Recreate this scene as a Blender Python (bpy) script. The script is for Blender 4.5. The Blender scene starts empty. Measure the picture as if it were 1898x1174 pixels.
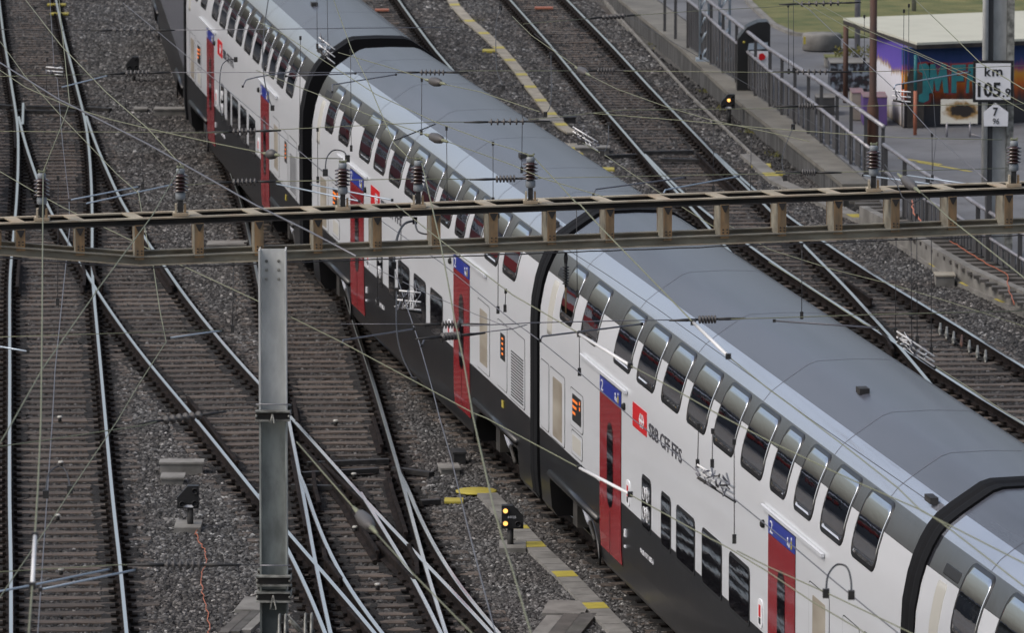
import bpy, bmesh, math, random
from mathutils import Vector, Matrix, noise
random.seed(7)
R = math.radians
C = bpy.context.scene.collection
SC = bpy.context.scene

# ------------------------------------------------------------------ camera
F, CX, CY, H = 12900.0, 949.0, 587.0, 16.17
PITCH = math.atan(1726.0 / F)
cp, sp = math.cos(PITCH), math.sin(PITCH)
cam = bpy.data.cameras.new('camera'); co = bpy.data.objects.new('camera', cam); C.objects.link(co)
co.location = (0, 0, H); co.rotation_euler = (math.pi / 2 - PITCH, 0, 0)
cam.sensor_width = 36; cam.lens = 36 * F / 1898; cam.clip_start = 1; cam.clip_end = 5000
cam.dof.use_dof = True; cam.dof.focus_distance = 82; cam.dof.aperture_fstop = 7.0
SC.camera = co

# ------------------------------------------------------------------ sky, sun, exposure
w = bpy.data.worlds.new('World'); SC.world = w; w.use_nodes = True
nt = w.node_tree; bg = nt.nodes['Background']
sky = nt.nodes.new('ShaderNodeTexSky'); sky.sky_type = 'NISHITA'; sky.sun_disc = False
SUN_EL, SUN_ROT = R(48), R(250)
sky.sun_elevation = SUN_EL; sky.sun_rotation = SUN_ROT
sky.air_density = 1.0; sky.dust_density = 5.0; sky.ozone_density = 1.2
hs = nt.nodes.new('ShaderNodeHueSaturation'); hs.inputs['Saturation'].default_value = 0.72
nt.links.new(sky.outputs[0], hs.inputs['Color']); nt.links.new(hs.outputs[0], bg.inputs['Color'])
bg.inputs['Strength'].default_value = 0.15
sun = bpy.data.lights.new('sun', 'SUN'); so = bpy.data.objects.new('sun', sun); C.objects.link(so)
sun.energy = 0.5; sun.angle = R(25); sun.color = (1.0, 0.97, 0.94)
_d = Vector((math.sin(SUN_ROT) * math.cos(SUN_EL), math.cos(SUN_ROT) * math.cos(SUN_EL), math.sin(SUN_EL)))
so.rotation_euler = _d.to_track_quat('Z', 'Y').to_euler(); so.location = (0, 60, 60)
SC.view_settings.view_transform = 'Standard'; SC.view_settings.look = 'None'
SC.view_settings.exposure = 0.22; SC.view_settings.gamma = 1
SC.render.engine = 'CYCLES'

def G(px, py, z=0.0):
    """the place where the sight line through a photo pixel meets height z"""
    dx = (px - CX) / F; dv = -(py - CY) / F
    d = Vector((dx, cp + dv * sp, -sp + dv * cp)); t = (z - H) / d.z
    return Vector((0, 0, H)) + d * t
def Q(px, py, Y):
    dx = (px - CX) / F; dv = -(py - CY) / F
    d = Vector((dx, cp + dv * sp, -sp + dv * cp)); return Vector((0, 0, H)) + d * (Y / d.y)
def Wd(p):
    r = Vector(p) - Vector((0, 0, H)); return F / (r.y * cp - r.z * sp)

# ------------------------------------------------------------------ materials
def _n(t, ty, **k):
    n = t.nodes.new(ty)
    for a, b in k.items(): setattr(n, a, b)
    return n
def mat(name, col, rough=0.6, metal=0.0, col2=None, nscale=8.0, ndetail=5, lo=0.35, hi=0.65, bump=0.0, bscale=30.0, bdist=0.01,
        stretch=(1, 1, 1), rnd=0.0, coat=0.0, emis=None, estr=0.0, spec=0.5, rough2=None, dirt=None, dscale=1.5, damt=0.5, coord='Object'):
    m = bpy.data.materials.new(name); m.use_nodes = True; t = m.node_tree
    b = t.nodes['Principled BSDF']
    b.inputs['Roughness'].default_value = rough; b.inputs['Metallic'].default_value = metal
    b.inputs['Specular IOR Level'].default_value = spec
    if coat: b.inputs['Coat Weight'].default_value = coat; b.inputs['Coat Roughness'].default_value = 0.05
    tc = _n(t, 'ShaderNodeTexCoord'); mp = _n(t, 'ShaderNodeMapping'); mp.inputs['Scale'].default_value = stretch
    t.links.new(tc.outputs[coord], mp.inputs['Vector'])
    rgb = lambda c: (*c, 1)
    last = None
    if col2:
        nz = _n(t, 'ShaderNodeTexNoise'); nz.inputs['Scale'].default_value = nscale; nz.inputs['Detail'].default_value = ndetail
        t.links.new(mp.outputs[0], nz.inputs['Vector'])
        rp = _n(t, 'ShaderNodeValToRGB'); rp.color_ramp.elements[0].position = lo; rp.color_ramp.elements[1].position = hi
        rp.color_ramp.elements[0].color = rgb(col); rp.color_ramp.elements[1].color = rgb(col2)
        t.links.new(nz.outputs['Fac'], rp.inputs[0]); last = rp.outputs[0]
        if rough2 is not None:
            mr = _n(t, 'ShaderNodeMapRange'); mr.inputs[1].default_value = lo; mr.inputs[2].default_value = hi
            mr.inputs[3].default_value = rough; mr.inputs[4].default_value = rough2
            t.links.new(nz.outputs['Fac'], mr.inputs[0]); t.links.new(mr.outputs[0], b.inputs['Roughness'])
    if dirt:
        nz = _n(t, 'ShaderNodeTexNoise'); nz.inputs['Scale'].default_value = dscale; nz.inputs['Detail'].default_value = 8; nz.inputs['Roughness'].default_value = 0.65
        t.links.new(mp.outputs[0], nz.inputs['Vector'])
        mr = _n(t, 'ShaderNodeMapRange'); mr.inputs[1].default_value = 0.45; mr.inputs[2].default_value = 0.75; mr.inputs[3].default_value = 0; mr.inputs[4].default_value = damt
        t.links.new(nz.outputs['Fac'], mr.inputs[0])
        mx = _n(t, 'ShaderNodeMix', data_type='RGBA'); t.links.new(mr.outputs[0], mx.inputs['Factor'])
        if last: t.links.new(last, mx.inputs['A'])
        else: mx.inputs['A'].default_value = rgb(col)
        mx.inputs['B'].default_value = rgb(dirt); last = mx.outputs['Result']
    if rnd:
        oi = _n(t, 'ShaderNodeObjectInfo'); mr = _n(t, 'ShaderNodeMapRange'); mr.inputs[3].default_value = 1 - rnd; mr.inputs[4].default_value = 1 + rnd
        t.links.new(oi.outputs['Random'], mr.inputs[0])
        vm = _n(t, 'ShaderNodeVectorMath', operation='SCALE'); t.links.new(mr.outputs[0], vm.inputs['Scale'])
        if last: t.links.new(last, vm.inputs[0])
        else: vm.inputs[0].default_value = col
        last = vm.outputs[0]
    if last: t.links.new(last, b.inputs['Base Color'])
    else: b.inputs['Base Color'].default_value = rgb(col)
    if bump:
        nz = _n(t, 'ShaderNodeTexNoise'); nz.inputs['Scale'].default_value = bscale; nz.inputs['Detail'].default_value = 4
        t.links.new(mp.outputs[0], nz.inputs['Vector'])
        bp = _n(t, 'ShaderNodeBump'); bp.inputs['Strength'].default_value = bump; bp.inputs['Distance'].default_value = bdist
        t.links.new(nz.outputs['Fac'], bp.inputs['Height']); t.links.new(bp.outputs[0], b.inputs['Normal'])
        if coat: t.links.new(bp.outputs[0], b.inputs['Coat Normal'])
    if emis: b.inputs['Emission Color'].default_value = rgb(emis); b.inputs['Emission Strength'].default_value = estr
    return m

def gravel_mat(name, dark, lite, scale=16.0, brown=(0.07, 0.05, 0.035)):
    m = bpy.data.materials.new(name); m.use_nodes = True; t = m.node_tree; b = t.nodes['Principled BSDF']
    b.inputs['Roughness'].default_value = 0.85
    tc = _n(t, 'ShaderNodeTexCoord')
    v = _n(t, 'ShaderNodeTexVoronoi'); v.inputs['Scale'].default_value = scale; t.links.new(tc.outputs['Object'], v.inputs['Vector'])
    sep = _n(t, 'ShaderNodeSeparateColor'); t.links.new(v.outputs['Color'], sep.inputs[0])
    rp = _n(t, 'ShaderNodeValToRGB'); e = rp.color_ramp.elements
    e[0].position = 0; e[0].color = (*dark, 1); e[1].position = 0.9; e[1].color = (*lite, 1)
    t.links.new(sep.outputs[0], rp.inputs[0])
    n1 = _n(t, 'ShaderNodeTexNoise'); n1.inputs['Scale'].default_value = 0.5; n1.inputs['Detail'].default_value = 6; t.links.new(tc.outputs['Object'], n1.inputs['Vector'])
    mr = _n(t, 'ShaderNodeMapRange'); mr.inputs[1].default_value = 0.45; mr.inputs[2].default_value = 0.7; mr.inputs[4].default_value = 0.7
    t.links.new(n1.outputs['Fac'], mr.inputs[0])
    mx = _n(t, 'ShaderNodeMix', data_type='RGBA'); t.links.new(mr.outputs[0], mx.inputs['Factor']); t.links.new(rp.outputs[0], mx.inputs['A']); mx.inputs['B'].default_value = (*brown, 1)
    t.links.new(mx.outputs['Result'], b.inputs['Base Color'])
    bp = _n(t, 'ShaderNodeBump'); bp.inputs['Strength'].default_value = 1; bp.inputs['Distance'].default_value = 0.04; bp.invert = True
    t.links.new(v.outputs['Distance'], bp.inputs['Height']); t.links.new(bp.outputs[0], b.inputs['Normal'])
    return m

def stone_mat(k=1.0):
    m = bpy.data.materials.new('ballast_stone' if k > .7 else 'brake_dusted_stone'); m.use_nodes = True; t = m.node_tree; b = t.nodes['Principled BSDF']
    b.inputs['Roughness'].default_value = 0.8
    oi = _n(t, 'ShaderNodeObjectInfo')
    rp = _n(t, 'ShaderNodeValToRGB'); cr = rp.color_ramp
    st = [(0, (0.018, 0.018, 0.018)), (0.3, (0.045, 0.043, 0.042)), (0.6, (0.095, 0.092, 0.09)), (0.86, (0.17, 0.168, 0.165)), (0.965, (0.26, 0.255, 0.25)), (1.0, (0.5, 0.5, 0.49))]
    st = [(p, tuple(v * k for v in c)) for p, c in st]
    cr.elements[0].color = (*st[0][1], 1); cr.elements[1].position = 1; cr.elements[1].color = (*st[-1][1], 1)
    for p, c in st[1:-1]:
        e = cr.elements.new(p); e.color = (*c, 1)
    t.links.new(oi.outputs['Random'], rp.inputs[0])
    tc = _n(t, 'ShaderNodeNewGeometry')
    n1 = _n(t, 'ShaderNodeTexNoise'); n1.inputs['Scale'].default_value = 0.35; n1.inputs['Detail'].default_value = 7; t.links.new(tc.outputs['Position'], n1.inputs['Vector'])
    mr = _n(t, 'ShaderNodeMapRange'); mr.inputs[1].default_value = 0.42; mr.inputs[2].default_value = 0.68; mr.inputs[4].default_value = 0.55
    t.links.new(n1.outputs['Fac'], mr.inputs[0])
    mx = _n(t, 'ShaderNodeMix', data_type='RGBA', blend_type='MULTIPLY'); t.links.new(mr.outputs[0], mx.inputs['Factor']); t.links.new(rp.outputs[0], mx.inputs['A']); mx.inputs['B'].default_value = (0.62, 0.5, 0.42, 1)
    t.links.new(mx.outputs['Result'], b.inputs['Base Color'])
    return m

M = {}
M['ballast'] = gravel_mat('ballast_gravel', (0.02, 0.018, 0.017), (0.12, 0.115, 0.11))
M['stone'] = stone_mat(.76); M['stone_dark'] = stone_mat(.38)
M['grime'] = mat('oily_ballast', (0.004, 0.004, 0.004), 0.95, col2=(0.020, 0.017, 0.015), nscale=40, bump=1, bscale=50, bdist=0.03)
M['wood'] = mat('sleeper_wood', (0.020, 0.015, 0.012), 0.85, col2=(0.128, 0.108, 0.092), nscale=5, ndetail=8, stretch=(0.5, 6, 6), rnd=0.35, bump=0.6, bscale=12, bdist=0.01, dirt=(0.15, 0.075, 0.035), dscale=1.1, damt=0.35)
M['plate'] = mat('fastening_steel', (0.006, 0.005, 0.005), 0.9, spec=0.1, col2=(0.022, 0.017, 0.014), nscale=9)
M['railtop'] = mat('polished_rail_head', (0.95, 0.92, 0.89), 0.16, 1.0)
M['railside'] = mat('rusty_rail_side', (0.007, 0.006, 0.006), 0.85, spec=0.1, col2=(0.024, 0.018, 0.016), nscale=6)
M['white'] = mat('white_car_paint', (0.64, 0.66, 0.69), 0.28, coat=0.35, dirt=(0.46, 0.46, 0.48), dscale=0.9, damt=0.22, stretch=(0.4, 1, 1.5), bump=0.06, bscale=1.3, bdist=0.05)
M['black'] = mat('black_car_paint', (0.006, 0.006, 0.007), 0.28, coat=0.05, dirt=(0.018, 0.016, 0.015), dscale=2, damt=0.6, bump=0.08, bscale=1.5, bdist=0.05)
M['band'] = mat('dark_grey_car_paint', (0.19, 0.20, 0.24), 0.10, 0.85, dirt=(0.11, 0.115, 0.13), dscale=1.4, damt=0.6, bump=0.16, bscale=0.8, bdist=0.04)
M['silver'] = mat('silver_car_paint', (0.56, 0.59, 0.68), 0.12, 0.7, coat=0.5, dirt=(0.42, 0.44, 0.50), dscale=0.8, damt=0.4, bump=0.22, bscale=0.7, bdist=0.05, stretch=(0.35, 1, 1))
M['roof'] = mat('grey_roof_paint', (0.085, 0.092, 0.115), 0.25, dirt=(0.045, 0.049, 0.06), dscale=1.1, damt=0.8, stretch=(0.07, 1.3, 1), spec=0.4)
M['glass'] = mat('tinted_window_glass', (0.74, 0.77, 0.82), 0.015, 1.0, bump=0.07, bscale=2.2, bdist=0.02, stretch=(0.5, 1, 2.5))
M['glass_low'] = mat('lower_window_glass', (0.008, 0.008, 0.010), 0.03, spec=0.25, bump=0.05, bscale=1.8, bdist=0.02, stretch=(0.6, 1, 3.0))
M['seam'] = mat('roof_joint_sealant', (0.09, 0.095, 0.115), .6)
M['frame'] = mat('window_rubber', (0.012, 0.012, 0.013), 0.35)
M['red'] = mat('red_door_paint', (0.27, 0.008, 0.013), 0.25, coat=0.4, dirt=(0.22, 0.01, 0.012), dscale=3, damt=0.4, bump=0.06, bscale=2, bdist=0.03)
M['blue'] = mat('blue_panel_paint', (0.012, 0.03, 0.30), 0.3, coat=0.3)
M['logo_red'] = mat('logo_red', (0.55, 0.008, 0.012), 0.35)
M['sign_white'] = mat('sign_white', (0.72, 0.73, 0.76), 0.4, dirt=(0.5, 0.5, 0.5), dscale=5, damt=0.3)
M['sign_black'] = mat('sign_black', (0.01, 0.01, 0.011), 0.5)
M['text'] = mat('dark_lettering', (0.05, 0.05, 0.06), 0.5)
M['beige'] = mat('beige_panel', (0.20, 0.17, 0.13), 0.5, col2=(0.40, 0.37, 0.31), nscale=2, lo=0.3, hi=0.7, stretch=(0.3, 1, 1))
M['beige2'] = mat('pale_beige_panel', (0.44, 0.43, 0.39), 0.5)
M['led'] = mat('orange_display', (0.6, 0.15, 0.02), 0.5, emis=(1.0, 0.22, 0.03), estr=0.7)
M['lamp'] = mat('signal_lamp_lens', (0.9, 0.5, 0.15), 0.4, emis=(1.0, 0.50, 0.12), estr=1.5)
M['yellow'] = mat('yellow_paint', (0.42, 0.35, 0.05), 0.6, dirt=(0.2, 0.17, 0.05), dscale=6, damt=0.6)
M['tan'] = mat('tan_trough_slabs', (0.34, 0.31, 0.25), 0.9, col2=(0.22, 0.20, 0.165), nscale=3, ndetail=8)
M['conc'] = mat('concrete', (0.24, 0.232, 0.215), 0.85, col2=(0.145, 0.14, 0.128), nscale=1.6, ndetail=9, dirt=(0.06, 0.055, 0.05), dscale=4, damt=0.5, bump=0.3, bscale=25)
M['concwall'] = mat('stained_concrete_wall', (0.10, 0.10, 0.10), 0.9, col2=(0.025, 0.025, 0.024), nscale=2.2, ndetail=8, stretch=(3, 3, 0.5), bump=0.3, bscale=20)
M['slab'] = mat('platform_slab', (0.19, 0.18, 0.155), 0.85, col2=(0.12, 0.115, 0.1), nscale=0.9, ndetail=9, dirt=(0.07, 0.065, 0.055), dscale=3, damt=0.5, bump=0.2, bscale=25)
M['asphalt'] = mat('worn_asphalt', (0.12, 0.124, 0.134), 0.85, col2=(0.175, 0.178, 0.186), nscale=0.5, ndetail=9, dirt=(0.05, 0.05, 0.052), dscale=1.0, damt=0.75, bump=0.2, bscale=60)
M['soil'] = mat('compacted_dark_grit', (0.055, 0.052, 0.05), 0.95, col2=(0.11, 0.105, 0.098), nscale=3, ndetail=10, dirt=(0.035, 0.04, 0.025), dscale=2, damt=0.7, bump=0.5, bscale=40)
M['grass'] = mat('grass', (0.07, 0.095, 0.03), 0.95, col2=(0.19, 0.18, 0.07), nscale=1.3, ndetail=10, lo=0.3, hi=0.7, bump=0.8, bscale=30, bdist=0.05)
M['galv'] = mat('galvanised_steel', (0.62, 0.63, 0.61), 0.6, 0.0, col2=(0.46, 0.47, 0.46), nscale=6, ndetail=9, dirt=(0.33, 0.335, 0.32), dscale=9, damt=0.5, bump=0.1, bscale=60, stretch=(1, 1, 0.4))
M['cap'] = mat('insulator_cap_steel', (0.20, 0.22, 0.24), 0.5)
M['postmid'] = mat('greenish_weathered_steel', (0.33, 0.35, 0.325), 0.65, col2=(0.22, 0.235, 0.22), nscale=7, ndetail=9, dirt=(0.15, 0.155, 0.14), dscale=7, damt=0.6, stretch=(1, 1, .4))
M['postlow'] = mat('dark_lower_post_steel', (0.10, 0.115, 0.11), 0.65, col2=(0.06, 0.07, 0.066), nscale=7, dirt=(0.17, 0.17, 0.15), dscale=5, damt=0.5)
M['galvedge'] = mat('weathered_bracket_steel', (0.34, 0.34, 0.31), 0.6, 0.3, col2=(0.10, 0.10, 0.09), nscale=10)
M['darksteel'] = mat('dark_steel', (0.018, 0.018, 0.019), 0.6, 0.2, col2=(0.04, 0.038, 0.036), nscale=8)
M['trusspale'] = mat('weathered_pale_steel', (0.42, 0.37, 0.28), 0.7, col2=(0.26, 0.23, 0.17), nscale=4, ndetail=8, dirt=(0.32, 0.19, 0.10), dscale=2.5, damt=0.6)
M['trussolive'] = mat('weathered_olive_steel', (0.31, 0.29, 0.23), 0.75, col2=(0.18, 0.168, 0.135), nscale=3, ndetail=9, dirt=(0.16, 0.10, 0.05), dscale=5, damt=0.5, stretch=(1, 1, 2))
M['trussrust'] = mat('rusty_batten', (0.34, 0.205, 0.095), 0.8, col2=(0.20, 0.145, 0.085), nscale=5, ndetail=9, dirt=(0.045, 0.035, 0.028), dscale=6, damt=0.6, stretch=(3, 3, 0.6))
M['trussdark'] = mat('sooty_shaded_steel', (0.02, 0.019, 0.018), 0.8, col2=(0.04, 0.034, 0.03), nscale=5)  # dark tone carries painted shade on the top chord, soot on the uprights
M['rust'] = mat('rusty_pole', (0.10, 0.045, 0.028), 0.8, col2=(0.06, 0.04, 0.035), nscale=4, ndetail=8, stretch=(1, 1, 0.3))
M['porc'] = mat('brown_porcelain', (0.030, 0.010, 0.008), 0.15, coat=0.6)
M['porcgrey'] = mat('grey_composite', (0.075, 0.07, 0.068), 0.5)
M['wiregreen'] = mat('patinated_bronze_wire', (0.19, 0.20, 0.13), 0.6, 0.1)
M['wiregrey'] = mat('grey_contact_wire', (0.17, 0.17, 0.19), 0.45, 0.5)
M['wiredark'] = mat('dark_cable', (0.03, 0.03, 0.033), 0.6)
M['tube'] = mat('pale_blue_steel_tube', (0.40, 0.47, 0.54), 0.4, 0.4)
M['rod'] = mat('white_insulator_rod', (0.72, 0.72, 0.72), 0.35)
M['rail_steel'] = mat('galvanised_handrail', (0.33, 0.33, 0.36), 0.45, 0.4, col2=(0.22, 0.21, 0.22), nscale=5)
M['raildark'] = mat('dark_handrail_post', (0.05, 0.05, 0.052), 0.7)
M['mesh'] = mat('dull_infill_panel', (0.07, 0.07, 0.075), 0.8, col2=(0.03, 0.03, 0.032), nscale=3, stretch=(3, 3, 0.4))
M['orange'] = mat('orange_cable', (0.38, 0.11, 0.05), 0.5)
M['roofcream'] = mat('cream_flat_roof', (0.48, 0.48, 0.40), 0.8, dirt=(0.36, 0.36, 0.30), dscale=0.8, damt=0.5)
M['teal'] = mat('teal_spray_paint', (0.01, 0.14, 0.155), 0.6, dirt=(0.01, 0.07, 0.09), dscale=4, damt=0.7)
M['dred'] = mat('dark_red_spray_paint', (0.15, 0.015, 0.02), 0.6)
M['orgpole'] = mat('salmon_pole_paint', (0.34, 0.12, 0.07), 0.7)
M['purple'] = mat('purple_paint', (0.10, 0.055, 0.20), 0.7, dirt=(0.07, 0.05, 0.12), dscale=4, damt=0.5)
M['pink'] = mat('faded_pink_paint', (0.26, 0.14, 0.16), 0.7, col2=(0.14, 0.12, 0.12), nscale=3)
M['walk'] = mat('walkway_boards', (0.115, 0.105, 0.095), 0.85, col2=(0.06, 0.056, 0.05), nscale=3, ndetail=8, bump=0.3, bscale=20, rnd=0.2)
M['rubber'] = mat('gangway_rubber', (0.005, 0.005, 0.006), 0.75, spec=0.15)
M['under'] = mat('underframe_black', (0.008, 0.008, 0.008), 0.8)
M['bogie'] = mat('bogie_steel', (0.02, 0.019, 0.018), 0.6, col2=(0.05, 0.045, 0.04), nscale=5)
M['damper'] = mat('pale_damper', (0.42, 0.44, 0.5), 0.4)
M['leaf'] = mat('weeds', (0.045, 0.06, 0.015), 0.9, col2=(0.16, 0.14, 0.03), nscale=15)
M['horizon_ring'] = mat('dark_horizon_ring', (0.03, 0.035, 0.028), 0.95, col2=(0.06, 0.06, 0.05), nscale=0.05, ndetail=9)

# ------------------------------------------------------------------ mesh helpers
class MB:
    def __init__(s, *mats): s.v = []; s.f = []; s.m = []; s.mats = [M[x] for x in mats]; s.smooth = []
    def add(s, vs, fs, mi=0, sm=False):
        o = len(s.v); s.v += [tuple(v) for v in vs]; s.f += [tuple(i + o for i in f) for f in fs]; s.m += [mi] * len(fs); s.smooth += [sm] * len(fs)
    def box(s, c, d, mi=0, rz=0.0, T=None, bev=0):
        hx, hy, hz = d[0] / 2, d[1] / 2, d[2] / 2
        vs = [Vector((x, y, z)) for x in (-hx, hx) for y in (-hy, hy) for z in (-hz, hz)]
        if T is None: T = Matrix.Translation(Vector(c)) @ Matrix.Rotation(rz, 4, 'Z')
        else: T = T @ Matrix.Translation(Vector(c)) @ Matrix.Rotation(rz, 4, 'Z')
        s.add([T @ v for v in vs], [(0, 1, 3, 2), (4, 6, 7, 5), (0, 4, 5, 1), (2, 3, 7, 6), (0, 2, 6, 4), (1, 5, 7, 3)], mi)
    def beam(s, a, b, wd, ht, mi=0, up=(0, 0, 1)):
        a, b = Vector(a), Vector(b); d = b - a; L = d.length
        if L < 1e-6: return
        d.normalize(); u = Vector(up); x = d.cross(u)
        if x.length < 1e-4: x = d.cross(Vector((0, 1, 0)))
        x.normalize(); u = x.cross(d)
        vs = []
        for p in (a, b):
            for i, j in ((-1, -1), (1, -1), (1, 1), (-1, 1)): vs.append(p + x * i * wd / 2 + u * j * ht / 2)
        s.add(vs, [(0, 1, 2, 3), (7, 6, 5, 4), (0, 4, 5, 1), (1, 5, 6, 2), (2, 6, 7, 3), (3, 7, 4, 0)], mi)
    def tube(s, pts, r, n=6, mi=0, cap=True):
        pts = [Vector(p) for p in pts]; k = len(pts)
        if k < 2: return
        rr = r if isinstance(r, (list, tuple)) else [r] * k
        vs = []; ref = None
        for i, p in enumerate(pts):
            d = (pts[min(i + 1, k - 1)] - pts[max(i - 1, 0)]).normalized()
            if ref is None:
                ref = d.cross(Vector((0, 0, 1)))
                if ref.length < 0.05: ref = d.cross(Vector((1, 0, 0)))
            x = (ref - d * ref.dot(d)).normalized(); ref = x; y = d.cross(x)
            for j in range(n):
                a = 2 * math.pi * j / n; vs.append(p + (x * math.cos(a) + y * math.sin(a)) * rr[i])
        fs = [(i * n + j, i * n + (j + 1) % n, (i + 1) * n + (j + 1) % n, (i + 1) * n + j) for i in range(k - 1) for j in range(n)]
        if cap: fs += [tuple(range(n))[::-1], tuple((k - 1) * n + j for j in range(n))]
        s.add(vs, fs, mi, True)
    def lathe(s, base, prof, n=16, mi=0, axis=(0, 0, 1)):
        base = Vector(base); q = Vector(axis).to_track_quat('Z', 'Y')
        vs = [base + q @ Vector((r * math.cos(2 * math.pi * j / n), r * math.sin(2 * math.pi * j / n), z)) for r, z in prof for j in range(n)]
        k = len(prof)
        fs = [(i * n + j, i * n + (j + 1) % n, (i + 1) * n + (j + 1) % n, (i + 1) * n + j) for i in range(k - 1) for j in range(n)]
        fs += [tuple(range(n))[::-1], tuple((k - 1) * n + j for j in range(n))]
        s.add(vs, fs, mi, True)
    def prism(s, pts, off, mi=0):
        """closed outline extruded by the vector off"""
        pts = [Vector(p) for p in pts]; off = Vector(off); n = len(pts)
        s.add(pts + [p + off for p in pts], [tuple(range(n)), tuple(range(n, 2 * n))[::-1]] + [(i, n + i, n + (i + 1) % n, (i + 1) % n) for i in range(n)], mi)
    def build(s, name, parent=None, origin=None, fix=True):
        me = bpy.data.meshes.new(name)
        o = Vector(origin) if origin is not None else (Vector(parent.location) if parent is not None and parent.get('_w') else Vector((0, 0, 0)))
        me.from_pydata([tuple(Vector(v) - o) for v in s.v], [], s.f)
        for m in s.mats: me.materials.append(m)
        me.polygons.foreach_set('material_index', s.m); me.polygons.foreach_set('use_smooth', s.smooth)
        me.update()
        if fix:
            bm = bmesh.new(); bm.from_mesh(me); bmesh.ops.recalc_face_normals(bm, faces=bm.faces); bm.to_mesh(me); bm.free()
        ob = bpy.data.objects.new(name, me); C.objects.link(ob)
        if parent is not None: ob.parent = parent
        elif origin is not None: ob.location = o
        return ob
def thing(name, label, cat, loc=(0, 0, 0), rz=0.0, group=None, world=True):
    o = bpy.data.objects.new(name, None); C.objects.link(o); o.location = loc; o.rotation_euler = (0, 0, rz); o.empty_display_size = 0.3
    o['label'] = label; o['category'] = cat
    if group: o['group'] = group
    if world: o['_w'] = 1
    return o
def tag(o, label, cat, group=None):
    o['label'] = label; o['category'] = cat
    if group: o['group'] = group
    return o
def struct(o, kind='structure'): o['kind'] = kind; return o
def copytree(o, parent=None):
    c = o.copy(); C.objects.link(c)
    if parent is not None: c.parent = parent
    for ch in o.children: copytree(ch, c)
    return c
def text_mesh(txt, size, mi_name, depth=0.004, bold=0.0, sx=1.0):
    cu = bpy.data.curves.new('t', 'FONT'); cu.body = txt; cu.size = size; cu.extrude = depth / 2; cu.offset = bold; cu.resolution_u = 2
    cu.align_x = 'LEFT'; cu.align_y = 'BOTTOM_BASELINE'
    o = bpy.data.objects.new('t', cu); C.objects.link(o)
    me = bpy.data.meshes.new_from_object(o.evaluated_get(bpy.context.evaluated_depsgraph_get()))
    bpy.data.objects.remove(o)
    me.transform(Matrix.Diagonal((sx, 1, 1, 1)))
    me.materials.clear(); me.materials.append(M[mi_name]); return me
def text_obj(name, txt, origin, xdir, ydir, height, mat_name, width=None, parent=None, bold=0.0):
    """text whose capital height is 'height' and, if given, whose width is 'width'"""
    me = text_mesh(txt, 1.0, mat_name, bold=bold)
    xs = [v.co.x for v in me.vertices]; ys = [v.co.y for v in me.vertices]
    kx = (width / (max(xs) - min(xs))) if width else height / (max(ys) - min(ys)); ky = height / (max(ys) - min(ys))
    xd, yd = Vector(xdir).normalized(), Vector(ydir).normalized(); zd = xd.cross(yd)
    o = Vector(origin); mnx, mny = min(xs), min(ys)
    for v in me.vertices:
        c = v.co.copy(); v.co = o + xd * (c.x - mnx) * kx + yd * (c.y - mny) * ky + zd * c.z
    ob = bpy.data.objects.new(name, me); C.objects.link(ob)
    if parent is not None:
        ob.parent = parent
        if parent.get('_w'):
            for v in me.vertices: v.co -= Vector(parent.location)
    return ob

# ------------------------------------------------------------------ ground
GZ = -0.27
b = MB('ballast'); b.add([(-2500, -400, GZ), (2500, -400, GZ), (2500, 3500, GZ), (-2500, 3500, GZ)], [(0, 1, 2, 3)])
struct(b.build('ground'))
hb = MB('horizon_ring'); n = 90  # unseen low ring added to give reflections a dark horizon band
vs = []; fs = []
for i in range(n + 1):
    a = 2 * math.pi * i / n
    hgt = 4 + 3 * noise.noise(Vector((math.cos(a) * 2, math.sin(a) * 2, 0.3))) + 1 * noise.noise(Vector((math.cos(a) * 14, math.sin(a) * 14, 5)))
    for rr, zz in ((650, -1), (760, hgt * 0.75), (950, hgt), (1300, -1)): vs.append((rr * math.cos(a), 100 + rr * math.sin(a), zz))
for i in range(n):
    for j in range(3): fs.append((i * 4 + j, (i + 1) * 4 + j, (i + 1) * 4 + j + 1, i * 4 + j + 1))
hb.add(vs, fs, 0, True); struct(hb.build('unseen_horizon_ring'))

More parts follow.
